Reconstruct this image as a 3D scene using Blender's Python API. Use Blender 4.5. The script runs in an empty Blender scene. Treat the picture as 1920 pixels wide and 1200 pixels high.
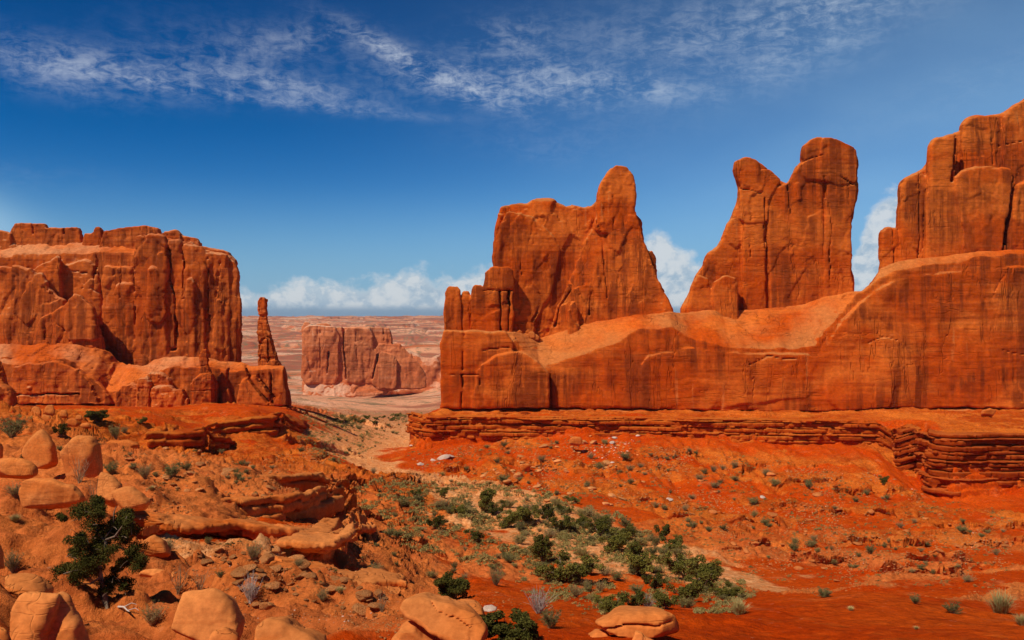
import bpy, math, random, time
import numpy as np
from mathutils import Vector, Matrix
T0 = time.time()
rng = np.random.RandomState(7)
random.seed(7)
F = 1600.0                      # focal length in photograph pixels (1920 wide)

# ------------------------------------------------------------------ camera, sun, sky, exposure
sc = bpy.context.scene
COL = sc.collection
cd = bpy.data.cameras.new('camera'); cam = bpy.data.objects.new('camera', cd); COL.objects.link(cam)
cam.location = (0, 0, 0); cam.rotation_euler = (math.radians(90), 0, 0)
cd.lens = 30.0; cd.sensor_width = 36.0; cd.clip_start = 0.1; cd.clip_end = 60000
sc.camera = cam
sc.view_settings.view_transform = 'Standard'; sc.view_settings.look = 'None'
sc.view_settings.exposure = 0.0; sc.view_settings.gamma = 1.0
SUN_EL, SUN_AZ = math.radians(53), math.radians(-132)     # azimuth measured from +Y towards +X
sd = Vector((math.sin(SUN_AZ)*math.cos(SUN_EL), math.cos(SUN_AZ)*math.cos(SUN_EL), math.sin(SUN_EL)))
ld = bpy.data.lights.new('sun', 'SUN'); lo = bpy.data.objects.new('sun', ld); COL.objects.link(lo)
ld.energy = 4.3; ld.angle = math.radians(0.6); ld.color = (1.0, 0.93, 0.82)
lo.rotation_euler = sd.to_track_quat('Z', 'Y').to_euler(); lo.location = (0, 0, 120)

class NT:
    """small helper to write node trees"""
    def __init__(s, tree): s.t = tree; s.n = tree.nodes; s.l = tree.links
    def new(s, typ, **kw):
        n = s.n.new(typ)
        for k, v in kw.items(): setattr(n, k, v)
        return n
    def put(s, sock, v):
        if isinstance(v, bpy.types.NodeSocket): s.l.new(v, sock)
        elif v is not None: sock.default_value = v
    def math(s, op, a, b=None, c=None, clamp=False):
        n = s.new('ShaderNodeMath', operation=op); n.use_clamp = clamp
        s.put(n.inputs[0], a)
        if b is not None: s.put(n.inputs[1], b)
        if c is not None: s.put(n.inputs[2], c)
        return n.outputs[0]
    def mix(s, f, a, b, typ='MIX'):
        n = s.new('ShaderNodeMix', data_type='RGBA', blend_type=typ)
        s.put(n.inputs[0], f)
        s.put(n.inputs[6], a if isinstance(a, bpy.types.NodeSocket) else (*a, 1))
        s.put(n.inputs[7], b if isinstance(b, bpy.types.NodeSocket) else (*b, 1))
        return n.outputs[2]
    def noise(s, vec, scale, detail=4, rough=0.55, dist=0.0):
        n = s.new('ShaderNodeTexNoise'); s.put(n.inputs['Vector'], vec)
        n.inputs['Scale'].default_value = scale; n.inputs['Detail'].default_value = detail
        n.inputs['Roughness'].default_value = rough; n.inputs['Distortion'].default_value = dist
        return n.outputs[0]
    def mapping(s, vec, scale=(1,1,1), loc=(0,0,0), rot=(0,0,0)):
        n = s.new('ShaderNodeMapping'); s.put(n.inputs[0], vec)
        n.inputs['Location'].default_value = loc; n.inputs['Rotation'].default_value = rot
        n.inputs['Scale'].default_value = scale
        return n.outputs[0]
    def ss(s, v, a, b):          # smoothstep map
        n = s.new('ShaderNodeMapRange', interpolation_type='SMOOTHSTEP')
        s.put(n.inputs[0], v); n.inputs[1].default_value = a; n.inputs[2].default_value = b
        return n.outputs[0]
    def comb(s, x, y, z):
        n = s.new('ShaderNodeCombineXYZ')
        s.put(n.inputs[0], x); s.put(n.inputs[1], y); s.put(n.inputs[2], z)
        return n.outputs[0]

world = bpy.data.worlds.new('World'); sc.world = world; world.use_nodes = True
def build_world():
    t = NT(world.node_tree); t.n.clear()
    out = t.new('ShaderNodeOutputWorld'); bg = t.new('ShaderNodeBackground')
    SK = 0.085
    bg.inputs[1].default_value = SK
    sky = t.new('ShaderNodeTexSky', sky_type='NISHITA'); sky.sun_disc = False
    sky.sun_elevation = SUN_EL; sky.sun_rotation = SUN_AZ
    sky.altitude = 1500; sky.air_density = 1.0; sky.dust_density = 0.25; sky.ozone_density = 3.0
    tc = t.new('ShaderNodeTexCoord'); d = tc.outputs['Generated']
    sep = t.new('ShaderNodeSeparateXYZ'); t.l.new(d, sep.inputs[0])
    az = t.math('ARCTAN2', sep.outputs[0], sep.outputs[1]); el = t.math('ARCSINE', sep.outputs[2])
    gm = t.new('ShaderNodeGamma'); t.l.new(sky.outputs[0], gm.inputs[0]); gm.inputs[1].default_value = 1.65
    hs = t.new('ShaderNodeHueSaturation'); hs.inputs['Saturation'].default_value = 1.22; hs.inputs['Value'].default_value = .30
    t.l.new(gm.outputs[0], hs.inputs['Color'])
    base = hs.outputs[0]
    def A(px): return math.atan((px-960)/F)
    def E(py, px=960): return math.atan((600-py)/math.hypot(F, px-960))
    def blob(px, py, sx, sy, amp, tilt=0.0):
        a = t.math('SUBTRACT', az, A(px)); e = t.math('SUBTRACT', el, E(py, px))
        e2 = t.math('ADD', e, t.math('MULTIPLY', a, tilt))
        a = t.math('MULTIPLY', a, F/sx); e2 = t.math('MULTIPLY', e2, F/sy)
        q = t.math('ADD', t.math('MULTIPLY', a, a), t.math('MULTIPLY', e2, e2))
        return t.math('MULTIPLY', t.math('EXPONENT', t.math('MULTIPLY', q, -1.0)), amp)
    def total(bl):
        s = blob(*bl[0])
        for b in bl[1:]: s = t.math('ADD', s, blob(*b))
        return s
    p = t.comb(az, el, 0.0)
    # cirrus
    cir = total([(80,125,130,36,.8,.1),(270,140,170,30,.85,.05),(420,90,170,50,.25,0),(560,165,150,22,.95,.13),(520,190,260,9,.7,.06),(540,80,110,28,.6,-.2),
                 (735,100,70,18,1.1,.45),(800,130,160,24,.7,.4),(850,160,150,28,.9,.15),(1010,155,150,40,1.05,.1),(960,70,90,32,.6,0),(1190,165,130,22,.9,.15),
                 (1260,60,280,60,.5,-.1),(1500,40,220,55,.75,-.2),(1500,110,160,38,.6,-.25),(1560,15,90,20,.5,0),(1800,160,200,40,.2,-.3),
                 (1030,285,160,26,.16,.1),(60,330,120,26,.12,0),(1120,250,200,20,.1,0)])
    w1 = t.noise(t.mapping(p, (14, 30, 1), rot=(0,0,.28)), 1.0, 5, .62, .6)
    w2 = t.noise(t.mapping(p, (55, 130, 1), (3,1,0), rot=(0,0,.25)), 1.0, 5, .68, .8)
    w3 = t.noise(t.mapping(p, (60, 20, 1), (7,5,0), rot=(0,0,.4)), 1.0, 4, .6, .5)
    w = t.math('ADD', t.math('ADD', t.math('MULTIPLY', w1, .42), t.math('MULTIPLY', w2, .40)), t.math('MULTIPLY', w3, .18))
    cd_ = t.math('MULTIPLY', cir, t.ss(w, .40, .66))
    cd_ = t.math('MULTIPLY', cd_, .36, clamp=True)
    base = t.mix(cd_, base, (8.4, 9.0, 9.9))
    # thin veil brightening to the right and towards the horizon
    veil = total([(2050,330,800,420,.5,0),(-40,430,150,55,1.1,.5),(700,560,900,110,.20,0),(1350,480,500,110,.16,0)])
    veil = t.math('MULTIPLY', veil, t.math('MULTIPLY_ADD', t.noise(t.mapping(p,(5,14,1),rot=(0,0,-.3)),1,4,.5,.3), .5, .65), clamp=True)
    base = t.mix(veil, base, (4.0, 6.7, 9.0))
    base = t.mix(t.math('MULTIPLY', t.math('SUBTRACT', 1.0, t.ss(el, E(600), E(330))), .75), base, (1.75, 3.9, 6.6))
    # cumulus banks low on the horizon
    hgt = total([(900,0,60,1e5,52,0),(790,0,80,1e5,80,0),(690,0,85,1e5,46,0),(580,0,80,1e5,56,0),(470,0,70,1e5,46,0),
                 (1235,0,50,1e5,142,0),(1310,0,45,1e5,85,0),(1000,0,100,1e5,90,0),(1120,0,90,1e5,90,0),
                 (1650,0,60,1e5,140,0),(1740,0,90,1e5,110,0),(100,0,150,1e5,60,0),(2000,0,200,1e5,120,0)])
    c1 = t.noise(t.mapping(p, (26, 34, 1), (2,7,0)), 1.0, 6, .58, .3)
    c2 = t.noise(t.mapping(p, (80, 95, 1), (4,2,0)), 1.0, 5, .6, .4)
    top = t.math('ADD', t.math('MULTIPLY', hgt, 1.0/F), t.math('MULTIPLY', t.math('SUBTRACT', c1, .5), .058))
    top = t.math('ADD', top, t.math('MULTIPLY', t.math('SUBTRACT', c2, .5), .022))
    dd = t.math('SUBTRACT', top, el)
    den = t.math('MULTIPLY', t.ss(dd, -.005, .016), t.ss(el, E(590), E(570)))
    den = t.math('MULTIPLY', den, .84)
    shade = t.ss(t.math('ADD', t.math('MULTIPLY', c1, .6), t.math('MULTIPLY', c2, .4)), .40, .56)
    shade = t.math('MAXIMUM', shade, t.math('SUBTRACT', 1.0, t.ss(dd, .002, .018)))
    cc = t.mix(shade, (4.3, 5.6, 6.9), (8.0, 8.3, 8.5))
    base = t.mix(den, base, cc)
    band = t.math('MULTIPLY', t.math('SUBTRACT', 1.0, t.ss(el, E(588), E(568))), .8)
    base = t.mix(band, base, (2.1, 3.3, 4.7))
    t.l.new(base, bg.inputs[0]); t.l.new(bg.outputs[0], out.inputs[0])
build_world()

# ------------------------------------------------------------------ numeric helpers
TAB = rng.rand(65536).astype(np.float32)*2-1
def vnoise(x, y, z):
    x, y, z = np.broadcast_arrays(np.asarray(x, np.float32), np.asarray(y, np.float32), np.asarray(z, np.float32))
    fx, fy, fz = np.floor(x), np.floor(y), np.floor(z)
    ix, iy, iz = fx.astype(np.int32), fy.astype(np.int32), fz.astype(np.int32)
    u, v, w = x-fx, y-fy, z-fz
    u = u*u*(3-2*u); v = v*v*(3-2*v); w = w*w*(3-2*w)
    def h(a, b, c): return TAB[((a*73856093) ^ (b*19349663) ^ (c*83492791)) & 65535]
    x1, y1, z1 = ix+1, iy+1, iz+1
    a = h(ix,iy,iz)*(1-u)+h(x1,iy,iz)*u; b = h(ix,y1,iz)*(1-u)+h(x1,y1,iz)*u
    c = h(ix,iy,z1)*(1-u)+h(x1,iy,z1)*u; e = h(ix,y1,z1)*(1-u)+h(x1,y1,z1)*u
    return (a*(1-v)+b*v)*(1-w)+(c*(1-v)+e*v)*w
def fbm(x, y, z, oct=4, g=0.5):
    s = 0; a = 1; t = 0; f = 1
    for k in range(oct):
        s = s + a*vnoise(x*f+k*17.3, y*f-k*9.1, z*f+k*5.7); t += a; a *= g; f *= 2.03
    return s/t
def facet(x, y, z, seed=0):
    """broken-rock relief: every cell of a jittered grid is a flat, tilted plane"""
    x, y, z = [np.asarray(a, np.float32) for a in np.broadcast_arrays(x, y, z)]
    ix, iy, iz = [np.floor(a).astype(np.int32) for a in (x, y, z)]
    best = np.full(x.shape, 1e9, np.float32); out = np.zeros(x.shape, np.float32)
    for dx in (-1, 0, 1):
        for dy in (-1, 0, 1):
            for dz in (-1, 0, 1):
                cx, cy, cz_ = ix+dx, iy+dy, iz+dz
                h = ((cx*73856093) ^ (cy*19349663) ^ (cz_*83492791) ^ (seed*2654435))
                g = lambda k: TAB[(h*(2*k+1)+k*7919) & 65535]
                ex, ey, ez = x-cx-.5-.45*g(1), y-cy-.5-.45*g(2), z-cz_-.5-.45*g(3)
                d = ex*ex+ey*ey+ez*ez; m = d < best
                best = np.where(m, d, best); out = np.where(m, .55*g(4)+.8*(ex*g(5)+ey*g(6)+ez*g(7)), out)
    return out
def sstep(v, a, b):
    t = np.clip((v-a)/(b-a), 0, 1); return t*t*(3-2*t)
def P(px, py, Y): return ((px-960)/F*Y, Y, (600-py)/F*Y)

def tag(o, label=None, cat=None, group=None, kind=None):
    if label: o['label'] = label
    if cat: o['category'] = cat
    if group: o['group'] = group
    if kind: o['kind'] = kind
    return o
def new_mesh(name, V, faces, mat, smooth=True, k=None):
    me = bpy.data.meshes.new(name)
    V = np.asarray(V, np.float32); faces = np.asarray(faces, np.int32)
    me.vertices.add(len(V)); me.vertices.foreach_set('co', V.ravel())
    n, k = faces.shape
    me.loops.add(n*k); me.loops.foreach_set('vertex_index', faces.ravel())
    me.polygons.add(n); me.polygons.foreach_set('loop_start', np.arange(0, n*k, k, dtype=np.int32))
    me.update(calc_edges=True)
    if smooth: me.polygons.foreach_set('use_smooth', np.ones(n, bool))
    for m in (mat if isinstance(mat, (list, tuple)) else [mat]): me.materials.append(m)
    return me
def obj(name, me, parent=None):
    o = bpy.data.objects.new(name, me); COL.objects.link(o)
    if parent: o.parent = parent
    return o
def empty(name, loc=(0,0,0)):
    o = bpy.data.objects.new(name, None); o.location = loc; o.empty_display_size = .5; COL.objects.link(o); return o

# ------------------------------------------------------------------ materials
def sandstone(name, hi, mid, dark, S=1.0, varnish=.55, bump=1.0, bands=.5, pale=(.62,.200,.050), paleamt=.3):
    """S = size of the formation's detail in metres"""
    m = bpy.data.materials.new(name); m.use_nodes = True
    t = NT(m.node_tree); bs = t.n['Principled BSDF']
    g = t.new('ShaderNodeNewGeometry').outputs['Position']
    n1 = t.noise(t.mapping(g, (.05/S, .05/S, .09/S)), 1.0, 6, .6, .4)
    c = t.mix(t.ss(n1, .40, .60), mid, hi)
    # bedding: thin horizontal bands
    b1 = t.noise(t.mapping(g, (.02/S, .02/S, .9/S)), 1.0, 5, .65, .25)
    c = t.mix(t.math('MULTIPLY', t.ss(b1, .50, .72), bands), c, dark)
    b2 = t.noise(t.mapping(g, (.03/S, .03/S, .55/S), (9,4,3)), 1.0, 4, .6, .3)
    c = t.mix(t.math('MULTIPLY', t.ss(b2, .55, .75), paleamt), c, pale)
    # varnish: streaks that ran down the face
    v1 = t.noise(t.mapping(g, (.45/S, .45/S, .022/S), (3,8,1)), 1.0, 6, .68, .15)
    v2 = t.noise(t.mapping(g, (.045/S, .045/S, .05/S), (1,3,6)), 1.0, 4, .55, .5)
    nz = t.new('ShaderNodeSeparateXYZ'); t.l.new(t.new('ShaderNodeNewGeometry').outputs['Normal'], nz.inputs[0])
    e1 = t.noise(t.mapping(g, (.18/S, .18/S, .12/S), (7,7,7)), 1.0, 5, .6, .3)
    wall = t.math('SUBTRACT', 1.0, t.ss(t.math('ADD', nz.outputs[2], t.math('MULTIPLY', t.math('SUBTRACT', e1, .5), .5)), .34, .50))
    c = t.mix(t.math('MULTIPLY', t.math('MULTIPLY', t.math('SUBTRACT', 1.0, wall), t.ss(v2, .62, .40)), .85), c, tuple(q*.88 for q in pale))      # fresh stone where no varnish sticks
    vm = t.math('MULTIPLY', t.math('MULTIPLY_ADD', t.ss(v1, .44, .58), .75, .25), t.math('MULTIPLY_ADD', t.ss(v2, .42, .56), .85, .15))
    vm = t.math('MULTIPLY', vm, wall)
    c = t.mix(t.math('MULTIPLY', vm, varnish), c, tuple(x*.34+y for x, y in zip(mid, (.02,.010,.006))))
    v3 = t.noise(t.mapping(g, (.9/S, .9/S, .03/S), (13,2,1)), 1.0, 3, .6, .1)
    vp = t.math('MULTIPLY', t.ss(v3, .58, .75), t.ss(v2, .5, .38))
    c = t.mix(t.math('MULTIPLY', vp, .7), c, pale)
    j1 = t.noise(t.mapping(g, (.16/S, .16/S, .022/S), (4,4,4)), 1.0, 4, .6, .3)
    j2 = t.noise(t.mapping(g, (.03/S, .03/S, .28/S), (2,8,4)), 1.0, 4, .6, .4)
    jl = t.math('MAXIMUM', t.math('SUBTRACT', 1.0, t.ss(t.math('ABSOLUTE', t.math('SUBTRACT', j1, .5)), .0, .012)),
                t.math('MULTIPLY', t.math('SUBTRACT', 1.0, t.ss(t.math('ABSOLUTE', t.math('SUBTRACT', j2, .47)), .0, .010)), .8))
    jl = t.math('MULTIPLY', jl, t.ss(t.noise(t.mapping(g, (.08/S,)*3, (9,1,1)), 1.0, 3, .5), .42, .58))
    # grain and blotches
    gr = t.noise(t.mapping(g, (1.3/S, 1.3/S, 1.8/S)), 1.0, 6, .7, .2)
    c = t.mix(1.0, c, t.mix(t.ss(gr, .25, .75), (.78,.74,.70), (1.16,1.16,1.14)), 'MULTIPLY')
    t.l.new(c, bs.inputs['Base Color'])
    bs.inputs['Roughness'].default_value = .93; bs.inputs['Specular IOR Level'].default_value = .02
    h1 = t.noise(t.mapping(g, (.12/S, .12/S, 1.5/S)), 1.0, 4, .5, .3)
    h2 = t.noise(t.mapping(g, (1.6/S, 1.6/S, 1.0/S)), 1.0, 8, .68, .2)
    h = t.math('ADD', t.math('MULTIPLY', h1, .55), t.math('MULTIPLY', h2, .22))
    h = t.math('SUBTRACT', h, t.math('MULTIPLY', jl, .9))
    bp = t.new('ShaderNodeBump'); bp.inputs['Strength'].default_value = .8
    bp.inputs['Distance'].default_value = .30*S*bump
    t.l.new(h, bp.inputs['Height']); t.l.new(bp.outputs[0], bs.inputs['Normal'])
    return m
def simple(name, col, col2=None, scale=3.0, rough=.9, bump=0.0):
    m = bpy.data.materials.new(name); m.use_nodes = True
    t = NT(m.node_tree); bs = t.n['Principled BSDF']
    tc = t.new('ShaderNodeTexCoord').outputs['Object']
    oi = t.new('ShaderNodeObjectInfo')
    n = t.noise(tc, scale, 5, .6)
    c = t.mix(t.ss(n, .3, .7), col, col2 or col)
    k = t.math('MULTIPLY_ADD', oi.outputs['Random'], .5, .75)
    c = t.mix(1.0, c, t.comb(k, k, k), 'MULTIPLY')
    t.l.new(c, bs.inputs['Base Color']); bs.inputs['Roughness'].default_value = rough
    bs.inputs['Specular IOR Level'].default_value = .02
    if bump:
        bp = t.new('ShaderNodeBump'); bp.inputs['Distance'].default_value = bump
        t.l.new(t.noise(tc, scale*3, 6, .65), bp.inputs['Height']); t.l.new(bp.outputs[0], bs.inputs['Normal'])
    return m
HI, MID, DK = (.70,.150,.018), (.56,.078,.005), (.32,.034,.003)
M_wall = sandstone('sandstone_wall', HI, MID, DK, 1.3, .85)
M_left = sandstone('sandstone_butte', (.64,.140,.022), (.54,.088,.010), (.28,.038,.006), 1.3, .85, pale=(.72,.28,.11))
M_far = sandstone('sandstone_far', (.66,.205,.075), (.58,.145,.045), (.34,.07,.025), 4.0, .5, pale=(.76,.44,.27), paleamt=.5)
M_boulder = sandstone('boulder_stone', (.74,.245,.062), (.68,.185,.036), (.48,.095,.014), .2, .3, bump=.5, bands=.4)
M_block = sandstone('weathered_stone', (.64,.180,.036), (.54,.115,.016), (.30,.045,.006), .35, .3, bump=.6, bands=.5)
M_bench = sandstone('bench_stone', (.50,.085,.008), (.38,.050,.005), (.18,.022,.003), .7, .3, bump=.5, bands=.6, pale=(.58,.15,.02))
M_bench_shaded = sandstone('bench_stone_shaded', (.36,.052,.005), (.27,.032,.003), (.12,.014,.002), .7, .3, bump=.5, bands=.6, pale=(.50,.11,.02))  # darker copy of the bench stone; shade of the right cliff put into colour
M_whiterock = simple('pale_stone', (.50,.33,.22), (.62,.47,.36), 2.0, .9, .05)

# ------------------------------------------------------------------ terrain
CP = []   # (px, Y, z)
def cp(*pts):
    for px, py, Y in pts: CP.append((px, Y, (600-py)/F*Y))
def cz(*pts):
    for px, Y, z in pts: CP.append((px, Y, z))
cz((960,-6,-1.5),(0,-6,-1.5),(1900,-6,-1.5),(960,1.5,-1.9),(-400,3,-2.2),(2300,3,-2.6))
cp((960,1330,8),(100,1330,8),(1800,1350,8),(100,1275,12),(350,1262,13.4),(600,1225,14.5),(800,1235,13.5),(200,1190,17),(60,1180,16),(1000,1205,15.5),(1200,1200,16.5),(1400,1200,20),(1880,1200,22),(2150,1200,24))
cp((1120,1160,23),(1300,1146,29),(1500,1121,34),(1650,1117,36),(1760,1132,35),(1850,1165,30),(2050,1150,36))
cp((1100,1128,58),(1200,1118,60),(1500,1108,75),(1800,1125,58),(1950,1100,70),(2200,1080,80),(1650,1108,72))
cp((1100,1050,85),(1250,1070,78),(850,1110,48),(780,1060,58),(950,1120,48),(690,1080,44),(620,1150,24),(500,1110,27),(400,1070,30),(250,1090,25),(200,1128,20),(60,1090,22))
cp((450,1020,41),(300,1020,38),(560,1030,46),(640,1045,46),(500,925,62),(300,930,50),(300,880,68),(200,870,66),(400,870,85),(60,900,55),(-100,900,55),(30,830,90),(100,785,130),(300,798,160),(0,770,170),(-250,770,150))
cp((480,780,205),(350,778,205),(300,765,255),(0,763,255),(-250,763,260),(500,762,255),(540,764,262))
cp((480,832,182),(430,836,177),(395,842,170),(525,838,190),(560,830,205),(480,864,148),(400,870,140),(320,848,147),(270,850,144),(300,866,122),(600,840,185),(570,800,235),(600,885,130),(650,935,98),(700,905,130),(640,985,70),(700,1000,82),(760,960,105),(740,1010,75))
cp((600,782,300),(680,850,225),(640,872,185),(700,805,330),(640,780,420),(760,783,450),(700,765,560),(680,748,700),(800,758,620),(800,745,850),(600,743,900),(760,705,1400),(620,705,1500),(500,700,1500),(560,760,420))
cp((850,868,200),(780,900,165),(900,925,140),(1000,900,168),(1100,960,125),(1000,1000,105),(1200,1000,112),(1400,1045,98),(1300,950,150),(1500,955,152),(1600,1010,120),(1700,1055,102),(1850,1060,98),(1850,1005,132),(1850,965,165),(2100,960,165),(1650,905,188),(1500,885,200),(1300,860,212),(1100,850,218),(950,850,220))
cp((1100,818,229),(900,835,229),(800,838,233),(1300,822,228),(1500,838,224),(1650,850,216),(1850,938,182),(2150,938,178),(1760,938,186))
for px in (1000,1200,1400,1600,1800,2100): cz((px,300,-30),(px,700,-50))
for px in (830,700): cz((px,300,-42))
for px in (-200,0,200,400): cz((px,300,-30),(px,600,-52))
for px in (-250,100,350,560,760,1000,1400,1800,2200):
    cp((px,668,2200),(px,640,3000),(px,622,3800),(px,603,5200),(px,597,7000),(px,596,9500))
cp((770,660,1500))
SH = 12.0
CPa = np.array([((px-960)/F*Y/(Y+SH) if Y > 0 else (px-960)/F*.3, math.log(Y+SH), z/(Y+SH)) for px, Y, z in CP])
SC = np.array([4.5, 2.0])
def tps(r2): return np.where(r2 > 1e-12, r2*np.log(r2+1e-12), 0)
_c = CPa[:, :2]*SC
_n = len(_c)
_K = tps(((_c[:, None]-_c[None])**2).sum(-1)) + np.eye(_n)*2e-3
_Pm = np.c_[np.ones(_n), _c]
_M = np.block([[_K, _Pm], [_Pm.T, np.zeros((3,3))]])
_w = np.linalg.solve(_M, np.r_[CPa[:, 2], 0, 0, 0])
# tabulate the fitted surface once and look it up bilinearly
GU = np.linspace(-1.0, 1.0, 260); GL = np.linspace(math.log(1.5), math.log(14000), 620)
_gu, _gl = np.meshgrid(GU, GL, indexing='ij')
_q = np.c_[_gu.ravel(), _gl.ravel()]*SC
TBL = np.zeros(len(_q))
for i in range(0, len(_q), 20000):
    q = _q[i:i+20000]
    TBL[i:i+20000] = tps(((q[:, None]-_c[None])**2).sum(-1)) @ _w[:_n] + _w[_n] + q @ _w[_n+1:]
TBL = TBL.reshape(_gu.shape)
def base_z(X, Y):
    R = np.maximum(Y+SH, 1.6)
    a = np.clip((X/R-GU[0])/(GU[1]-GU[0]), 0, len(GU)-1.001); b = np.clip((np.log(R)-GL[0])/(GL[1]-GL[0]), 0, len(GL)-1.001)
    i, j = a.astype(int), b.astype(int); fa, fb = a-i, b-j
    v = (TBL[i,j]*(1-fa)+TBL[i+1,j]*fa)*(1-fb)+(TBL[i,j+1]*(1-fa)+TBL[i+1,j+1]*fa)*fb
    return v*R
def seg_dist(X, Y, pl):
    """signed distance (left side of the polyline positive), unit vector from the line, arclength 0..1"""
    best = np.full(X.shape, 1e18, np.float32); sg = np.ones(X.shape, np.float32)
    ax = np.zeros(X.shape, np.float32); ay = ax.copy(); tt = ax.copy()
    pl = np.array(pl, float); L = np.r_[0, np.cumsum(np.hypot(*(pl[1:]-pl[:-1]).T))]
    for k in range(len(pl)-1):
        x0, y0 = pl[k]; dx, dy = pl[k+1]-pl[k]
        t = np.clip(((X-x0)*dx+(Y-y0)*dy)/(dx*dx+dy*dy), 0, 1)
        ex, ey = X-x0-t*dx, Y-y0-t*dy
        d = ex*ex+ey*ey; m = d < best
        best = np.where(m, d, best); sg = np.where(m, np.sign(dx*(Y-y0)-dy*(X-x0)), sg)
        ax = np.where(m, ex, ax); ay = np.where(m, ey, ay); tt = np.where(m, (L[k]+t*(L[k+1]-L[k]))/L[-1], tt)
    r = np.sqrt(best)+1e-6
    return sg*r, ax/r*sg, ay/r*sg, tt
def PX(*pts): return [((px-960)/F*Y, Y) for px, Y in pts]
# right-hand bench: everything behind this line (seen from the camera) stands at bench level
BENCH = PX((1500,470),(1050,340),(900,292),(812,262),(770,243),(800,232),(960,235),(1080,231),(1200,234),(1330,228),(1500,226),(1640,224),(1715,219),(1738,192),(1790,186),(1920,188),(2050,183),(2300,180))
# ledges: plan line, height, back fade length, overhang; the rock is on the left of the line's direction
LEDGES = [
 (PX((1230,136),(1300,138),(1360,132),(1440,132),(1500,128)), 1.5, 9, .7, 1),
 (PX((1440,96),(1520,97),(1580,98),(1630,94),(1720,92),(1800,91),(1880,93)), 1.9, 9, .8, 2),
 (PX((1540,178),(1590,181),(1650,176),(1720,172)), 2.2, 12, .9, 1),
 (PX((1380,110),(1450,113),(1520,111)), 1.1, 7, .5, 1),
 (PX((1700,140),(1760,143),(1830,139),(1950,140)), 1.2, 8, .5, 1),
 (PX((700,150),(780,160),(860,158),(950,150),(1010,152)), 1.3, 9, .6, 1),
 (PX((635,112),(690,116),(735,112)), 1.1, 7, .6, 1),
 (PX((1050,190),(1150,192),(1250,188),(1330,190)), 1.3, 9, .3, 1),
 (PX((1350,195),(1450,205),(1560,200),(1680,196)), 1.6, 10, .5, 2),
 (PX((560,340),(640,360),(720,340)), 2.0, 20, .4, 1),
 (PX((1160,150),(1220,153),(1290,149),(1370,152)), 1.3, 8, .6, 1),
 (PX((1420,150),(1480,154),(1560,152),(1600,156)), 1.6, 9, .7, 2),
 (PX((1560,120),(1620,123),(1690,118),(1740,121)), 1.5, 8, .7, 1),
 (PX((1620,150),(1680,153),(1730,149)), 1.3, 8, .6, 1),
 (PX((1780,118),(1840,121),(1950,117)), 1.5, 8, .7, 1),
 (PX((1330,98),(1400,101),(1450,99)), 1.2, 6, .6, 1),
 (PX((900,196),(980,199),(1060,194),(1130,197)), 1.5, 9, .5, 2),
 (PX((1200,205),(1280,209),(1360,205)), 1.6, 9, .6, 2),
 (PX((820,182),(880,186),(950,181)), 1.3, 8, .5, 1),
 (PX((1440,182),(1510,186),(1600,190)), 1.5, 9, .6, 1),
 (PX((660,92),(710,96),(770,93)), 1.0, 6, .5, 1),
 (PX((740,72),(800,75),(860,72)), .9, 5, .45, 1),
 (PX((640,165),(690,172),(740,168)), 1.5, 9, .6, 1),
 (PX((540,190),(590,210),(640,225)), 1.8, 10, .6, 2),
 (PX((1650,82),(1730,84),(1820,80)), 1.2, 6, .6, 1),
]
DIPS = [(PX((225,42),(300,42),(350,43),(430,45),(500,45),(560,46),(610,46.5),(650,50)), .75, 2.2),
        (PX((380,54.5),(470,55),(530,57),(560,60),(600,64),(640,70)), .8, 2.4), (PX((524,42),(575,41.5),(620,41.5),(660,44)), .9, 1.6),
        (PX((500,36),(560,35.5),(640,35),(700,35.5),(742,35)), .5, 1.2), (PX((420,70),(480,69),(540,72),(612,84)), .9, 3)]
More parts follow.
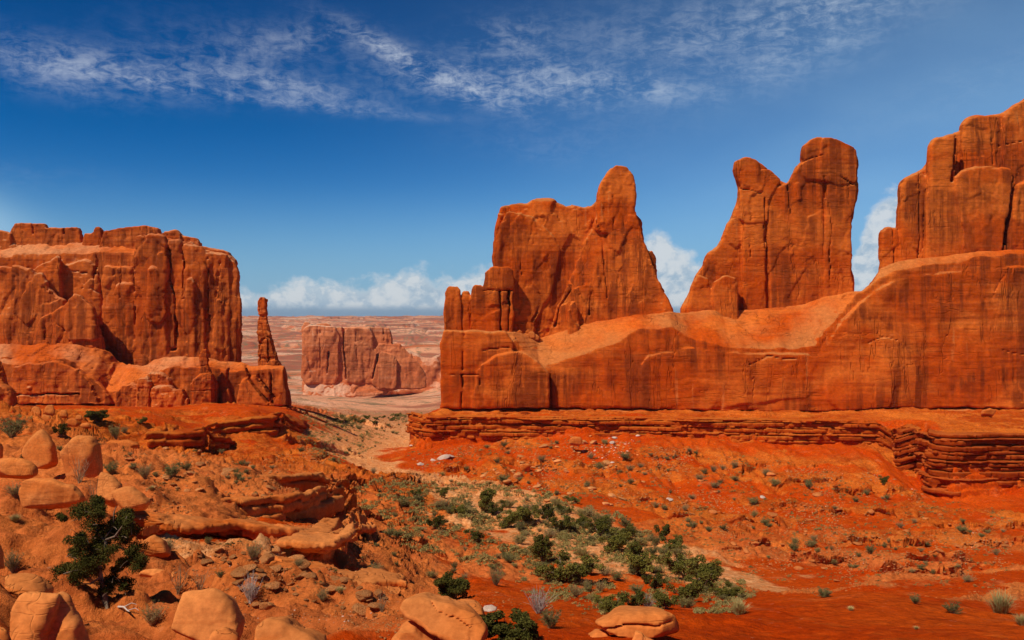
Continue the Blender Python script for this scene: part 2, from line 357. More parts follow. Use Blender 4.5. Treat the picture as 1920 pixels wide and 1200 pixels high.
def terrain_z(X, Y, det=True):
    """returns X, Y, Z (rock overhangs push X, Y sideways) and masks"""
    X = X.astype(np.float32); Y = Y.astype(np.float32)
    z = base_z(X, Y).astype(np.float32)
    OX = np.zeros_like(X); OY = np.zeros_like(X); rock = np.zeros_like(X); bm = np.zeros_like(X)
    D = np.maximum(np.hypot(X, Y), 4)
    # broad relief
    farw = sstep(D, 700, 2500)
    z += fbm(X/40, Y/40, X*0, 3)*1.1*sstep(D, 30, 120)*(1-farw)
    # gullies running down the talus below the bench
    tal = np.exp(-((Y-195)/45)**2)*sstep(X, -30, 0)
    gul = fbm(X/9, Y/60, X*0+3, 4)
    z += (1-2*np.abs(gul))*1.6*tal - np.abs(fbm(X/3.5, Y/22, X*0+13, 3))*1.2*tal
    # bench
    m = (Y > 140) & (Y < 520) & (X > -60)
    if m.any():
        Xm, Ym = X[m], Y[m]
        wob = fbm(Xm/14, Ym/14, Xm*0+7, 4)*3.2 + fbm(Xm/3.2, Ym/3.2, Xm*0+2, 3)*.6
        s, nx, ny, tt = seg_dist(Xm, Ym, BENCH); s = s+wob*.35-3.4
        zb = np.float32(-26.9) + .8*fbm(Xm/12, Ym/12, Xm*0, 3) + .25*sstep(s, 0, 12)
        zb = np.where(Ym < 225, zb+.8, zb)
        w = 4.2
        t = np.clip((s+w)/w, 0, 1)
        drop = np.maximum(zb-z[m], 0)
        nst = np.maximum(np.round(drop/1.55), 2)
        q = t*nst + fbm(Xm/11, Ym/11, Xm*0+5, 2)*.3; fr = q-np.floor(q)
        ts = np.clip((np.floor(q)+sstep(fr, .0, .38)-(fbm(Xm/11, Ym/11, Xm*0+5, 2)*.3))/nst, 0, 1)
        t2 = .2*t+.8*ts; t2 = np.where(t <= 0, 0, np.where(t >= 1, 1, t2))
        z[m] = z[m]*(1-t2)+zb*t2
        cl = sstep(s, -w-1, -w+.6)*(1-sstep(s, .5, 3))*.0
        zz = z[m]/1.25 + fbm(Xm/26, Ym/26, Xm*0+9, 2)*.35 + .12*vnoise(Xm/2, Ym/2, z[m]/2)
        f2 = zz-np.floor(zz)
        push = (sstep(f2, .2, .42)*1.5-.6)*(.7+.6*vnoise(Xm/6, np.floor(zz)*3.7, Xm*0))*cl*np.clip(drop/6, .3, 1.4)
        push += .35*vnoise(Xm/1.7, z[m]/1.0, Xm*0)*cl
        bm[m] = sstep(s, -w-2, -w)
        OX[m] += -nx*push; OY[m] += -ny*push
        rock[m] = np.maximum(rock[m], np.maximum(cl, sstep(s, 0, 3)*.8))
    for pl, h, L, ov, ns in LEDGES:
        a = np.array(pl); pad = L*2+3
        m = (X > a[:,0].min()-pad) & (X < a[:,0].max()+pad) & (Y > a[:,1].min()-pad) & (Y < a[:,1].max()+pad)
        if not m.any(): continue
        Xm, Ym = X[m], Y[m]; k = float(np.mean(a[:,1]))/60
        s, nx, ny, tt = seg_dist(Xm, Ym, pl)
        s = s+fbm(Xm/(4.5*max(k,.5)), Ym/(4.5*max(k,.5)), Xm*0+h, 3)*1.9*max(k,.45)
        wd = .16*h+.1
        t = sstep(s, -wd, wd*.4)
        if ns > 1:
            tq = np.clip((s+h*.9)/(h*.9), 0, 1)*ns; fr = tq-np.floor(tq); t = (np.floor(tq)+sstep(fr, 0, .4))/ns; t = np.clip(t, 0, 1)
        endf = sstep(tt, 0, .14)*(1-sstep(tt, .86, 1.0))
        irr = .75+.5*vnoise(Xm/(5*k+1), Ym/(5*k+1), Xm*0+4)
        hh = h*endf*irr
        z[m] += (t*np.exp(-np.maximum(s, 0)/L) - .18)*hh*np.exp(-(np.minimum(s, 0)/(h*3.5))**2)
        lip = np.exp(-((s-.15*h)/(.5*h+.2))**2)*t
        OX[m] += -nx*lip*ov*endf; OY[m] += -ny*lip*ov*endf
        rock[m] = np.maximum(rock[m], sstep(s, -h*1.2, -.2*h)*np.exp(-np.maximum(s,0)/(L*1.1))*endf)
    for pl, dp, wd in DIPS:
        a = np.array(pl); m = (X > a[:,0].min()-4) & (X < a[:,0].max()+4) & (Y > a[:,1].min()-8) & (Y < a[:,1].max()+4)
        if not m.any(): continue
        s, nx, ny, tt = seg_dist(X[m], Y[m], pl)
        z[m] -= dp*np.where(s < .4, np.exp(-((s-.4)/wd)**2), np.exp(-((s-.4)/.8)**2))*sstep(tt, 0, .1)*(1-sstep(tt, .9, 1))
    # slickrock patches
    lf = sstep(-X/np.maximum(Y,5), -.02, .16)*sstep(D, 13, 20)*(1-sstep(D, 150, 240))
    patch = sstep(fbm(X/7, Y/7, X*0+31, 4)+lf*.55+.1, .0, .3)
    rock = np.maximum(rock, lf*patch)
    rpatch = sstep(fbm(X/16, Y/11, X*0+41, 4)+.5*np.exp(-((X-14)/22)**2-((Y-165)/32)**2)+.45*np.exp(-((X-44)/26)**2-((Y-88)/22)**2), .08, .4)*sstep(D, 52, 66)*(1-sstep(D, 500, 900))
    rock = np.maximum(rock, rpatch*.75)
    if det:
        # terracing of rocky ground
        for h, sc_, seed in ((.45, 5, 1), (1.15, 14, 2), (2.6, 30, 3)):
            n = fbm(X/sc_, Y/sc_, X*0+seed*11, 3)*1.6
            q = z/h+n; fr = q-np.floor(q)
            zt = (np.floor(q)+sstep(fr, .42, .56)-n)*h
            dw = {.45: 1-sstep(D, 70, 110), 1.15: sstep(D, 60, 90)*(1-sstep(D, 250, 400)), 2.6: sstep(D, 200, 320)*(1-farw)}[h]
            am = rock*sstep(fbm(X/(sc_*1.3), Y/(sc_*1.3), X*0+seed*7, 2), -.35, .1)*dw
            z = z*(1-am)+zt*am
            lipm = am*np.exp(-((fr-.62)/.12)**2)
            OY -= lipm*h*.4
        for cs, amp, d0, d1, d2_, d3 in ((1.1,.16,0,1,45,75),(3.2,.40,25,40,130,200),(8.0,1.2,90,130,420,600)):
            wg = rock*sstep(D, d0, d1)*(1-sstep(D, d2_, d3)); k = wg > .02
            if k.any(): z[k] += .5*amp*wg[k]*(1-bm[k])*facet(X[k]/cs+.4*vnoise(X[k], Y[k], z[k]*0), Y[k]/cs, z[k]*0, 5)
        # far country: mesas and cliff bands
        hz = 26
        n = fbm(X/700, Y/500, X*0+51, 5)*2.2
        q = z/hz+n; fr = q-np.floor(q)
        zt = (np.floor(q)+sstep(fr, .38, .45)-n*.6)*hz
        z = z*(1-farw)+farw*(zt*.75+z*.25)
        z = z+farw*(fbm(X/240, Y/240, X*0+61, 5)*14)*(1+sstep(D, 4500, 7000)*.9)
        # roughness at all scales coarser than the grid
        for lam, amp in ((.12,.018),(.3,.05),(.8,.18),(2.0,.36),(5.0,.6)):
            wgt = 1-sstep(D, lam*150, lam*420)
            if not (wgt > 0).any(): continue
            k = wgt > 0
            nn = vnoise(X[k]/lam, Y[k]/lam, z[k]/lam*.5)
            nn = nn + .5*vnoise(X[k]/lam*2.1+9, Y[k]/lam*2.1, z[k]/lam)
            z[k] += nn*amp*wgt[k]*(.3+1.1*rock[k])
    return X+OX, Y+OY, z, rock
NC, NR = 1300, 1200
def build_terrain():
    u = np.linspace(-.74, .74, NC)
    uc = np.linspace(-.74, .74, 240)
    ys = np.exp(np.linspace(math.log(1.5+SH-4), math.log(11000), 2400))-SH+2.5
    ys = ys[ys > -2]
    U, Yc = np.meshgrid(uc, ys, indexing='ij')
    Xc = U*(Yc+SH)
    xx, yy, zz, _ = terrain_z(Xc, Yc, False)
    Yp = np.maximum(Yc, 6)
    py = -zz/Yp*F
    dpy = np.abs(np.diff(py, axis=1)); dl = np.diff(np.log(Yp+3), axis=1)
    ds = np.sqrt(np.minimum(dpy, 14)**2+(75*dl)**2+1e-6)
    ds = (ds+np.roll(ds,1,0)+np.roll(ds,-1,0)+np.roll(ds,2,0)+np.roll(ds,-2,0))/5
    S = np.c_[np.zeros(len(uc)), np.cumsum(ds, 1)]; S /= S[:, -1:]
    rows = np.stack([np.interp(np.linspace(0, 1, NR), S[i], ys) for i in range(len(uc))])
    Yf = np.stack([np.interp(u, uc, rows[:, j]) for j in range(NR)], 1)
    Xf = u[:, None]*(Yf+SH)
    X, Y, Z, rock = [], [], [], []
    for i in range(0, NC, 260):
        r = terrain_z(Xf[i:i+260], Yf[i:i+260])
        X.append(r[0]); Y.append(r[1]); Z.append(r[2]); rock.append(r[3])
    X, Y, Z, rock = map(np.concatenate, (X, Y, Z, rock))
    idx = np.arange(NC*NR).reshape(NC, NR)
    q = np.stack([idx[:-1,:-1], idx[1:,:-1], idx[1:,1:], idx[:-1,1:]], -1).reshape(-1, 4)
    me = new_mesh('desert_ground', np.stack([X, Y, Z], -1).reshape(-1, 3), q, M_ground)
    # masks: rock, pale sand of the wash
    Xr, Yr = X.ravel(), Y.ravel()
    washL = PX((1330,74),(1270,82),(1180,92),(1080,108),(980,125),(880,150),(800,172),(700,198),(650,225),(700,300),(760,380),(740,480),(700,650))
    s, _, _, tt = seg_dist(Xr, Yr, washL)
    wid = np.interp(Yr, [60,75,85,110,140,170,200,240,330,500,700], [1,7,12,14,10,6,7,12,26,60,100])
    s2, _, _, _ = seg_dist(Xr, Yr, PX((235,36),(330,38),(430,39.5),(520,40),(600,40)))
    sand2 = (1-sstep(np.abs(s2)+fbm(Xr/3, Yr/3, Xr*0+8, 4)*2, 1.2, 3.2))*.9
    sand = 1-sstep(np.abs(s)+fbm(Xr/9, Yr/9, Xr*0+5, 4)*wid*.9, wid*.5, wid*1.1)
    sand = np.maximum(sand, sand2)
    for nm, arr in (('rock', rock.ravel()), ('sand', sand)):
        at = me.attributes.new(nm, 'FLOAT', 'POINT'); at.data.foreach_set('value', arr.astype(np.float32))
    return tag(obj('desert_ground', me), kind='structure')

def ground_mat():
    m = bpy.data.materials.new('desert_ground'); m.use_nodes = True
    t = NT(m.node_tree); bs = t.n['Principled BSDF']
    g = t.new('ShaderNodeNewGeometry').outputs['Position']
    rk = t.new('ShaderNodeAttribute', attribute_name='rock').outputs['Fac']
    sa = t.new('ShaderNodeAttribute', attribute_name='sand').outputs['Fac']
    sp = t.new('ShaderNodeSeparateXYZ'); t.l.new(g, sp.inputs[0])
    n1 = t.noise(g, .09, 6, .6, .4); n2 = t.noise(g, .9, 7, .68); n3 = t.noise(g, 5.0, 5, .7)
    soil = t.mix(t.ss(n1, .35, .65), (.49,.046,.001), (.56,.076,.004))
    soil = t.mix(t.math('MULTIPLY', t.ss(n2, .5, .75), .5), soil, (.58,.13,.015))
    n5 = t.noise(g, .28, 6, .65, .6)
    soil = t.mix(t.math('MULTIPLY', t.ss(n5, .57, .70), .5), soil, (.58,.17,.055))
    soil = t.mix(t.math('MULTIPLY', t.ss(n5, .44, .34), .55), soil, (.34,.036,.002))
    strat = t.noise(t.mapping(g, (.04,.04,1.1)), 1.0, 5, .65, .3)
    st2 = t.mix(t.ss(strat, .35, .65), (.40,.055,.004), (.60,.145,.016))
    st2 = t.mix(t.math('MULTIPLY', t.ss(n2, .5, .7), .45), st2, (.64,.21,.045))
    # near slickrock is paler than the bench cliffs
    near = t.math('SUBTRACT', 1.0, t.ss(sp.outputs[1], 70, 150))
    st2 = t.mix(t.math('MULTIPLY', near, .5), st2, (.68,.205,.055))
    c = t.mix(t.ss(t.math('ADD', rk, t.math('MULTIPLY', t.math('SUBTRACT', n2, .5), .6)), .25, .6), soil, st2)
    sandc = t.mix(t.ss(n2, .35, .65), (.64,.22,.055), (.78,.40,.16))
    c = t.mix(t.math('MULTIPLY', t.ss(t.math('ADD', sa, t.math('MULTIPLY', t.math('SUBTRACT', n3, .5), .9)), .25, .75), .85), c, sandc)
    # far basin: paler pink soil dotted with scrub
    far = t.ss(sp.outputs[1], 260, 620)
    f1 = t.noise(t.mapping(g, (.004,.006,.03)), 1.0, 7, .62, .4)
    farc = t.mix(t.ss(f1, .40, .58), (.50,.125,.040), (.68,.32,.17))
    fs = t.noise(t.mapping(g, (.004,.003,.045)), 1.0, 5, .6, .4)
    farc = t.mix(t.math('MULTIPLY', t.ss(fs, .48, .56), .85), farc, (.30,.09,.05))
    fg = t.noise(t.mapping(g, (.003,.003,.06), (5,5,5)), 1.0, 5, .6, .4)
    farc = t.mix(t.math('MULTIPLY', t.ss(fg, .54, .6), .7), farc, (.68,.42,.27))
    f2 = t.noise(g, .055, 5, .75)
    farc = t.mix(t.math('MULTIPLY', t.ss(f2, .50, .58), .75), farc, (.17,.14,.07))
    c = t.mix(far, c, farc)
    # pebbles
    vo = t.new('ShaderNodeTexVoronoi'); t.l.new(g, vo.inputs['Vector']); vo.inputs['Scale'].default_value = 1.6
    peb = t.math('MULTIPLY', t.math('SUBTRACT', 1.0, t.ss(vo.outputs['Distance'], .08, .2)), t.ss(n3, .5, .62))
    peb = t.math('MULTIPLY', peb, t.math('SUBTRACT', 1.0, far))
    c = t.mix(t.math('MULTIPLY', peb, .5), c, (.62,.30,.16))
    n4 = t.noise(g, 2.2, 8, .75)
    c = t.mix(1.0, c, t.mix(t.ss(n4, .28, .72), (.70,.60,.52), (1.38,1.34,1.34)), 'MULTIPLY')
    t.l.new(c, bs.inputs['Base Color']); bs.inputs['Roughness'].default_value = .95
    bs.inputs['Specular IOR Level'].default_value = .02
    h = t.math('ADD', t.math('MULTIPLY', t.noise(g, .8, 8, .68), .8), t.math('MULTIPLY', t.noise(g, 7.0, 6, .75), .2))
    bp = t.new('ShaderNodeBump'); bp.inputs['Strength'].default_value = 1.0; bp.inputs['Distance'].default_value = .5
    t.l.new(h, bp.inputs['Height']); t.l.new(bp.outputs[0], bs.inputs['Normal'])
    return m
M_ground = ground_mat()
ground = build_terrain()
print('terrain', time.time()-T0)

# ------------------------------------------------------------------ rock volumes
def poly_sdf(x, z, poly):
    p = np.array(poly, float); n = len(p)
    d = np.full(x.shape, 1e18); s = np.ones(x.shape)
    for i in range(n):
        a, b = p[i], p[(i+1) % n]; e = b-a
        wx, wz = x-a[0], z-a[1]
        t = np.clip((wx*e[0]+wz*e[1])/max(e@e, 1e-12), 0, 1)
        d = np.minimum(d, (wx-t*e[0])**2+(wz-t*e[1])**2)
        c1, c2, c3 = z >= a[1], z < b[1], e[0]*wz > e[1]*wx
        s = np.where((c1 & c2 & c3) | (~c1 & ~c2 & ~c3), -s, s)
    return (s*np.sqrt(d)).astype(np.float32)
def chaikin(poly, k=1):
    p = np.array(poly, float)
    for _ in range(k):
        q = np.roll(p, -1, 0); p = np.stack([.87*p+.13*q, .13*p+.87*q], 1).reshape(-1, 2)
    return p
class Vol:
    def __init__(s, x0, x1, y0, y1, z0, z1, h, warp=.5):
        s.h = h; s.o = np.array((x0, y0, z0), np.float32)
        s.x = np.arange(x0, x1, h, dtype=np.float32); s.y = np.arange(y0, y1, h, dtype=np.float32); s.z = np.arange(z0, z1, h, dtype=np.float32)
        s.f = np.full((len(s.x), len(s.y), len(s.z)), 5.0*h, np.float32)
        s.X2, s.Z2 = np.meshgrid(s.x, s.z, indexing='ij')
        L = h*9
        s.WX = s.X2+warp*fbm(s.X2/L, s.Z2/L, s.X2*0+1, 4); s.WZ = s.Z2+warp*fbm(s.X2/L, s.Z2/L, s.X2*0+9, 4)
    def world(s, poly, yf, yb, r, smooth=1):
        p = chaikin(poly, smooth) if smooth else np.array(poly, float)
        s.rs = r*.45; Yv = yf+min(.3*(yb-yf), 2.5)
        return np.stack([(p[:,0]-960)/F*Yv, (600-p[:,1])/F*Yv], 1)
    def slab(s, poly, yf, yb, r=2.0, batter=0.0, top=None, tk=1.3, lean=0.0, smooth=1, relief=0.0, back=0.0):
        """poly: outline in photograph pixels; yf..yb: real depth range; r: edge rounding; batter: front leans back per metre of
        height; top: line (px, py) above which the front surface slopes back at tk metres per metre of height"""
        w = s.world(poly, yf, yb, r, smooth)
        m = 2*s.h
        xi = (s.x >= w[:,0].min()-m) & (s.x <= w[:,0].max()+m); zi = (s.z >= w[:,1].min()-m) & (s.z <= w[:,1].max()+m)
        zb = w[:,1].min()
        X2, Z2 = s.X2[np.ix_(xi, zi)], s.Z2[np.ix_(xi, zi)]
        d2 = poly_sdf(s.WX[np.ix_(xi, zi)], s.WZ[np.ix_(xi, zi)], w)
        Yf = np.full(X2.shape, yf, np.float32)+batter*np.maximum(Z2-zb, 0)+lean*(X2-w[:,0].mean())
        if top is not None:
            tp = np.array(top, float); zt = np.interp(X2/yf*F+960, tp[:,0], (600-tp[:,1])/F*yf)
            zt = zt+1.2*fbm(X2/6, Z2/30, X2*0+3, 3)
            dz = Z2-zt; rr = .7; sm = np.where(dz > rr, dz-rr*.5, np.where(dz < -rr*0, 0, dz*dz/(2*rr)))
            Yf = Yf+tk*sm
        if relief:
            L = max((w[:,1].max()-zb)*.16, s.h*5)
            Yf = Yf+relief*fbm(X2/L, Z2/(L*2.0), X2*0+w[0,0], 4)
        y0 = float(Yf.min())-m; yi = (s.y >= y0) & (s.y <= yb+m)
        y = s.y[yi][None, :, None]
        yb2 = (yb-back*np.maximum(Z2-zb, 0))[:, None, :]
        dy = np.maximum(Yf[:, None, :]-y, y-yb2)
        kt = max(.22, abs(np.mean([q[0] for q in poly])-960)/F+.04)
        d3 = d2[:, None, :]+kt*np.maximum(y-yf-min(.3*(yb-yf), 2.5), 0)*(Z2*0+1)[:, None, :]     # the rock narrows towards its back
        r = s.rs; a, b = d3+r, dy+r
        d = np.sqrt(np.maximum(a, 0)**2+np.maximum(b, 0)**2)+np.minimum(np.maximum(a, b), 0)-r
        ix = np.ix_(xi, yi, zi)
        s.f[ix] = np.minimum(s.f[ix], d)
    def layers(s, front, lays, depth, warp=.35, seed=0, tilt=1.0, blocky=.0, wave=.18):
        """stacked beds: front = (px, py, Y) points of the top edge, lays = (bottom, top, offset outwards, rounding)"""
        w = np.array([P(*p) for p in front]); n = len(w)
        A = np.c_[w[:, :2]-w[:, :2].mean(0), np.ones(n)]
        co = np.linalg.solve(A.T@A+np.diag([20., 20., 0]), A.T@w[:, 2])
        XY = np.meshgrid(s.x, s.y, indexing='ij'); X, Y = XY
        zt = (co[0]*(X-w[:,0].mean())+co[1]*(Y-w[:,1].mean()))*tilt+co[2]
        zt = zt+wave*fbm(X/4, Y/4, X*0+seed, 3)
        fy = np.interp(X, w[np.argsort(w[:,0]), 0], w[np.argsort(w[:,0]), 1])
        zt = zt-.16*np.maximum(Y-fy-1.0*depth/6, 0)+(.25*s.h*6 if wave > .1 else .1)*facet(X/(s.h*22), Y/(s.h*22), X*0, seed)
        zr = s.z[None, None, :]-zt[:, :, None]
        d = np.diff(w[:, :2], axis=0); nn = np.stack([d[:,1], -d[:,0]], 1); nn /= np.linalg.norm(nn, axis=1)[:, None]
        vn = np.r_[nn[:1], (nn[1:]+nn[:-1])/2, nn[-1:]]; vn /= np.linalg.norm(vn, axis=1)[:, None]
        for k, (t0, t1, off, r) in enumerate(lays):
            f = w[:, :2]+vn*off
            poly = chaikin(np.r_[f, (f+np.array([0, depth]))[::-1]], 1)
            L = s.h*9
            WX = X+warp*fbm(X/L, Y/L, X*0+seed+k*3.7, 3)+warp*2*fbm(X/(4*L), Y/(4*L), X*0+seed+k*1.3, 2)
            WY = Y+warp*fbm(X/L, Y/L, X*0+seed+k*5.1+40, 3)+warp*2*fbm(X/(4*L), Y/(4*L), X*0+seed+k*2.3+9, 2)
            d2 = poly_sdf(WX, WY, poly)
            cell = max(2.2*(t1-t0), 6*s.h); ci = np.floor((X+.5*cell*vnoise(X/cell, Y/cell, X*0+k))/cell).astype(np.int32); cj = np.floor(Y/cell/2).astype(np.int32)
            d2 = d2+blocky*TAB[((ci*73856093) ^ (cj*19349663) ^ ((k+seed)*83492791)) & 65535]
            jt = .12*(t1-t0)*fbm(X/(3*L), Y/(3*L), X*0+k, 2)
            dz = np.maximum(zr-(t1+jt)[:, :, None], t0-zr)
            a, b = d2[:, :, None]+r, dz+r
            s.f = np.minimum(s.f, (np.sqrt(np.maximum(a, 0)**2+np.maximum(b, 0)**2)+np.minimum(np.maximum(a, b), 0)-r).astype(np.float32))
    def crack(s, line, yf, depth, w, Yr=None):
        """a cleft along a line of photograph pixels, w metres wide, running `depth` metres into the rock from yf"""
        Yr = Yr or yf
        p = np.array([((a-960)/F*Yr, (600-b)/F*Yr) for a, b in line])
        m = w*2+s.h
        xi = (s.x >= p[:,0].min()-m) & (s.x <= p[:,0].max()+m); zi = (s.z >= p[:,1].min()-m) & (s.z <= p[:,1].max()+m)
        if not xi.any() or not zi.any(): return
        X, Z = s.WX[np.ix_(xi, zi)], s.WZ[np.ix_(xi, zi)]
        d = np.full(X.shape, 1e18)
        for k in range(len(p)-1):
            a, e = p[k], p[k+1]-p[k]
            t = np.clip(((X-a[0])*e[0]+(Z-a[1])*e[1])/max(e@e, 1e-9), 0, 1)
            d = np.minimum(d, (X-a[0]-t*e[0])**2+(Z-a[1]-t*e[1])**2)
        d = np.sqrt(d)
        y = s.y[None, :, None]; yi = s.y <= yf+depth+w
        t = np.clip((s.y[yi][None, :, None]-yf)/depth, 0, 1)
        c = np.maximum(d[:, None, :]-w*(1-.75*t), s.y[yi][None, :, None]-yf-depth)
        ix = np.ix_(xi, yi, zi)
        s.f[ix] = np.maximum(s.f[ix], -c.astype(np.float32))
    def mesh(s):
        f = s.f; f[0] = f[-1] = f[:, 0] = f[:, -1] = s.h; f[:, :, 0] = f[:, :, -1] = s.h
        ins = f < 0
        c = ins[:-1,:-1,:-1].astype(np.int8)
        cnt = np.zeros_like(c)
        corners = [(i,j,k) for i in (0,1) for j in (0,1) for k in (0,1)]
        nx, ny, nz = f.shape
        for i, j, k in corners: cnt += ins[i:nx-1+i, j:ny-1+j, k:nz-1+k]
        I, J, K = np.nonzero((cnt > 0) & (cnt < 8))
        vid = np.full(c.shape, -1, np.int32); vid[I, J, K] = np.arange(len(I))
        acc = np.zeros((len(I), 3)); n = np.zeros(len(I))
        for a in range(3):
            for b in (0,1):
                for cc in (0,1):
                    o0 = [0,0,0]; oth = [q for q in range(3) if q != a]; o0[oth[0]] = b; o0[oth[1]] = cc
                    o1 = list(o0); o1[a] = 1
                    v0 = f[I+o0[0], J+o0[1], K+o0[2]]; v1 = f[I+o1[0], J+o1[1], K+o1[2]]
                    m = (v0 < 0) != (v1 < 0)
                    t = np.where(m, v0/(v0-v1+1e-20), 0)
                    pt = np.tile(np.array(o0, float), (len(I), 1)); pt[:, a] = t
                    acc[m] += pt[m]; n[m] += 1
        V = (np.stack([I, J, K], 1)+acc/n[:, None])*s.h+s.o
        Q = []
        def quads(sl0, sl1, axis):
            A, B = ins[sl0], ins[sl1]; return A, B
        # edges along each axis
        for a in range(3):
            sh = [slice(1, -1)]*3; sh[a] = slice(0, -1); s1 = list(sh); s1[a] = slice(1, None)
            A, B = ins[tuple(sh)], ins[tuple(s1)]
            e = np.argwhere(A != B); 
            if len(e) == 0: continue
            base = e.copy(); o = [q for q in range(3) if q != a]
            base[:, o[0]] += 1; base[:, o[1]] += 1
            ii = []
            for d0, d1 in ((-1,-1),(0,-1),(0,0),(-1,0)):
                t = base.copy(); t[:, o[0]] += d0; t[:, o[1]] += d1
                ii.append(vid[t[:,0], t[:,1], t[:,2]])
            q = np.stack(ii, 1)
            flip = A[e[:,0], e[:,1], e[:,2]]
            if a == 1: flip = ~flip
            q[~flip] = q[~flip][:, ::-1]
            Q.append(q)
        Q = np.concatenate(Q); Q = Q[(Q >= 0).all(1)]
        return V.astype(np.float32), Q
def vnormals(V, Q):
    n = np.cross(V[Q[:,2]]-V[Q[:,0]], V[Q[:,3]]-V[Q[:,1]])
    N = np.zeros_like(V, dtype=float)
    for a in range(3):
        for k in range(4): N[:, a] += np.bincount(Q[:, k], n[:, a], len(V))
    return N/(np.linalg.norm(N, axis=1)[:, None]+1e-9)
def weather(V, Q, S, flute=1.0, strata=1.0, rough=1.0, block=1.0, facets=.8):
    N = vnormals(V, Q); x, y, z = V.T/S
    up = np.abs(N[:, 2])
    side = 1-up**2
    d = flute*.9*fbm(x/5, y/5, z/26, 3)*side
    fl = 1-np.abs(fbm(x/3.4+5, y/3.4, z/30, 3))*2
    d -= flute*.55*sstep(fl, .82, 1.0)*side                                  # joints
    bx = x/7+.5*vnoise(x/9, y/9, z/9); bz = z/11+.6*vnoise(x/12, y/12, z/12+4)
    d += block*.45*vnoise(np.floor(bx)*3.1, np.floor(y/8)*5.7, np.floor(bz)*7.3)*side
    zz = z+1.2*vnoise(x/15, y/15, z*0)
    st = fbm(x/25, y/25, zz/1.1, 3)
    d += strata*.32*st
    ln = sstep(vnoise(x/30, y/30, zz/1.6+20), .35, .6); d -= strata*.3*ln*side
    sc_ = fbm(x/4, y/4, z/5+30, 4); d += rough*.10*sc_
    wx, wy, wz = x+.8*fbm(x/3, y/3, z/3+50, 3), y+.8*fbm(x/3, y/3, z/3+70, 3), z+1.2*fbm(x/4, y/4, z/4+90, 3)
    d += facets*(.62*facet(wx/5.5, wy/5.5, wz/10, 1)+.26*facet(wx/2.1, wy/2.1, wz/3.4, 2))
    sh = sstep(fbm(x/6+40, y/6, z/7, 3), .1, .16); d -= rough*.25*sh*side        # spalled shells with a crisp edge
    d += rough*.09*fbm(x/1.0, y/1.0, z/1.0, 3)
    return V+(N*(d*S)[:, None]).astype(np.float32)
def rock_obj(name, vol, mat, S, parent=None, origin=None, **kw):
    V, Q = vol.mesh()
    V = weather(V, Q, S, **kw)
    if origin is None:
        origin = np.array([(V[:,0].min()+V[:,0].max())/2, (V[:,1].min()+V[:,1].max())/2, V[:,2].min()]) if parent is None else np.array(parent.location)
    me = new_mesh(name, V-np.asarray(origin, np.float32), Q, mat)
    o = obj(name, me, parent)
    if parent is None: o.location = origin
    return o

# ---- the long fin on the right
fin = tag(empty('sandstone_fin', (85, 262, -27)), 'long red sandstone fin with towers standing on a smooth wall, right half of the view', 'rock formation')
EDGE = [(800,640),(965,640),(1010,690),(1060,672),(1150,652),(1200,622),(1260,612),(1310,640),(1370,655),(1480,658),(1530,652),(1556,612),(1580,585),(1605,562),(1640,532),(1680,508),(1760,494),(1900,480),(2150,465)]
v = Vol(-24, 205, 244, 292, -29, 26, .42, .6)
v.slab([(832,600),(829,618),(965,618),(1000,624),(1060,606),(1130,590),(1250,578),(1330,566),(1400,560),(1500,552),(1595,543),(1612,549),(1640,525),(1655,500),(1700,480),(1920,465),(2300,450),(2300,790),(826,790),(829,700)],
       250, 288, 1.6, .03, top=EDGE, tk=.95, relief=1.6)
v.slab([(828,620),(870,619),(962,619),(962,790),(826,790)], 248.6, 280, 1.0, .0, relief=.5)
v.slab([(895,690),(930,665),(980,655),(1022,690),(1032,705),(1030,790),(880,790)], 246.8, 262, 1.4, .06, relief=1.2)
v.slab([(1550,640),(1575,604),(1606,572),(1645,540),(1700,516),(1900,497),(2300,480),(2300,790),(1590,790),(1540,742)], 248.4, 262, 2.0, .05, relief=1.6)
v.slab([(1200,668),(1300,650),(1370,662),(1530,662),(1530,742),(1350,762),(1200,790)], 249.5, 262, 1.2, .02, relief=.6)
for ln, d, w in (([(826,767),(900,768),(1030,767),(1200,768),(1400,772),(1540,772),(1700,768),(1800,765),(1920,768),(2200,768)], 2.4, .55),
                 ([(828,619),(962,619)], 1.6, .35),([(870,622),(866,765)], 1.0, .3),([(1032,700),(1033,765)], 1.4, .5),
                 ([(1405,685),(1440,668),(1500,675)], 1.2, .35),([(1625,645),(1660,632),(1690,640)], .9, .3),
                 ([(905,655),(950,650),(985,655)], .9, .25),([(1720,560),(1735,580)], .8, .3),([(1890,505),(1870,540),(1860,560)], 1.0, .35),([(1880,655),(1920,665)], .8, .3),
                 ([(835,700),(900,702),(900,720)], .8, .2)):
    v.crack(ln, 250-3, d+3, w, 250)
rock_obj('wall', v, M_wall, 1.25, fin, flute=.0, strata=.42, rough=.35, block=.0, facets=.13)
v = Vol(-24, 62, 256, 288, -10, 54, .36, .6)
v.slab([(925,640),(924,497),(922,470),(926,430),(935,402),(936,386),(960,377),(985,380),(1000,372),(1033,371),(1050,381),(1078,386),(1098,388),(1117,378),(1122,345),(1140,320),(1158,309),(1178,314),(1190,335),(1191,400),(1204,412),(1209,450),(1216,472),(1228,486),(1231,510),(1246,550),(1264,580),(1264,640)],
       263, 279, 3.0, .05, relief=2.2)
v.slab([(1112,440),(1118,380),(1124,345),(1141,320),(1158,309),(1178,314),(1190,335),(1191,400),(1200,440)], 261.0, 274, 1.8, .04, relief=.8)
v.slab([(1110,420),(1128,392),(1190,398),(1206,432),(1232,520),(1260,585),(1262,640),(1020,640),(1050,560),(1066,520),(1092,452)], 257.4, 274, 1.6, .13, lean=-.13, relief=1.3)
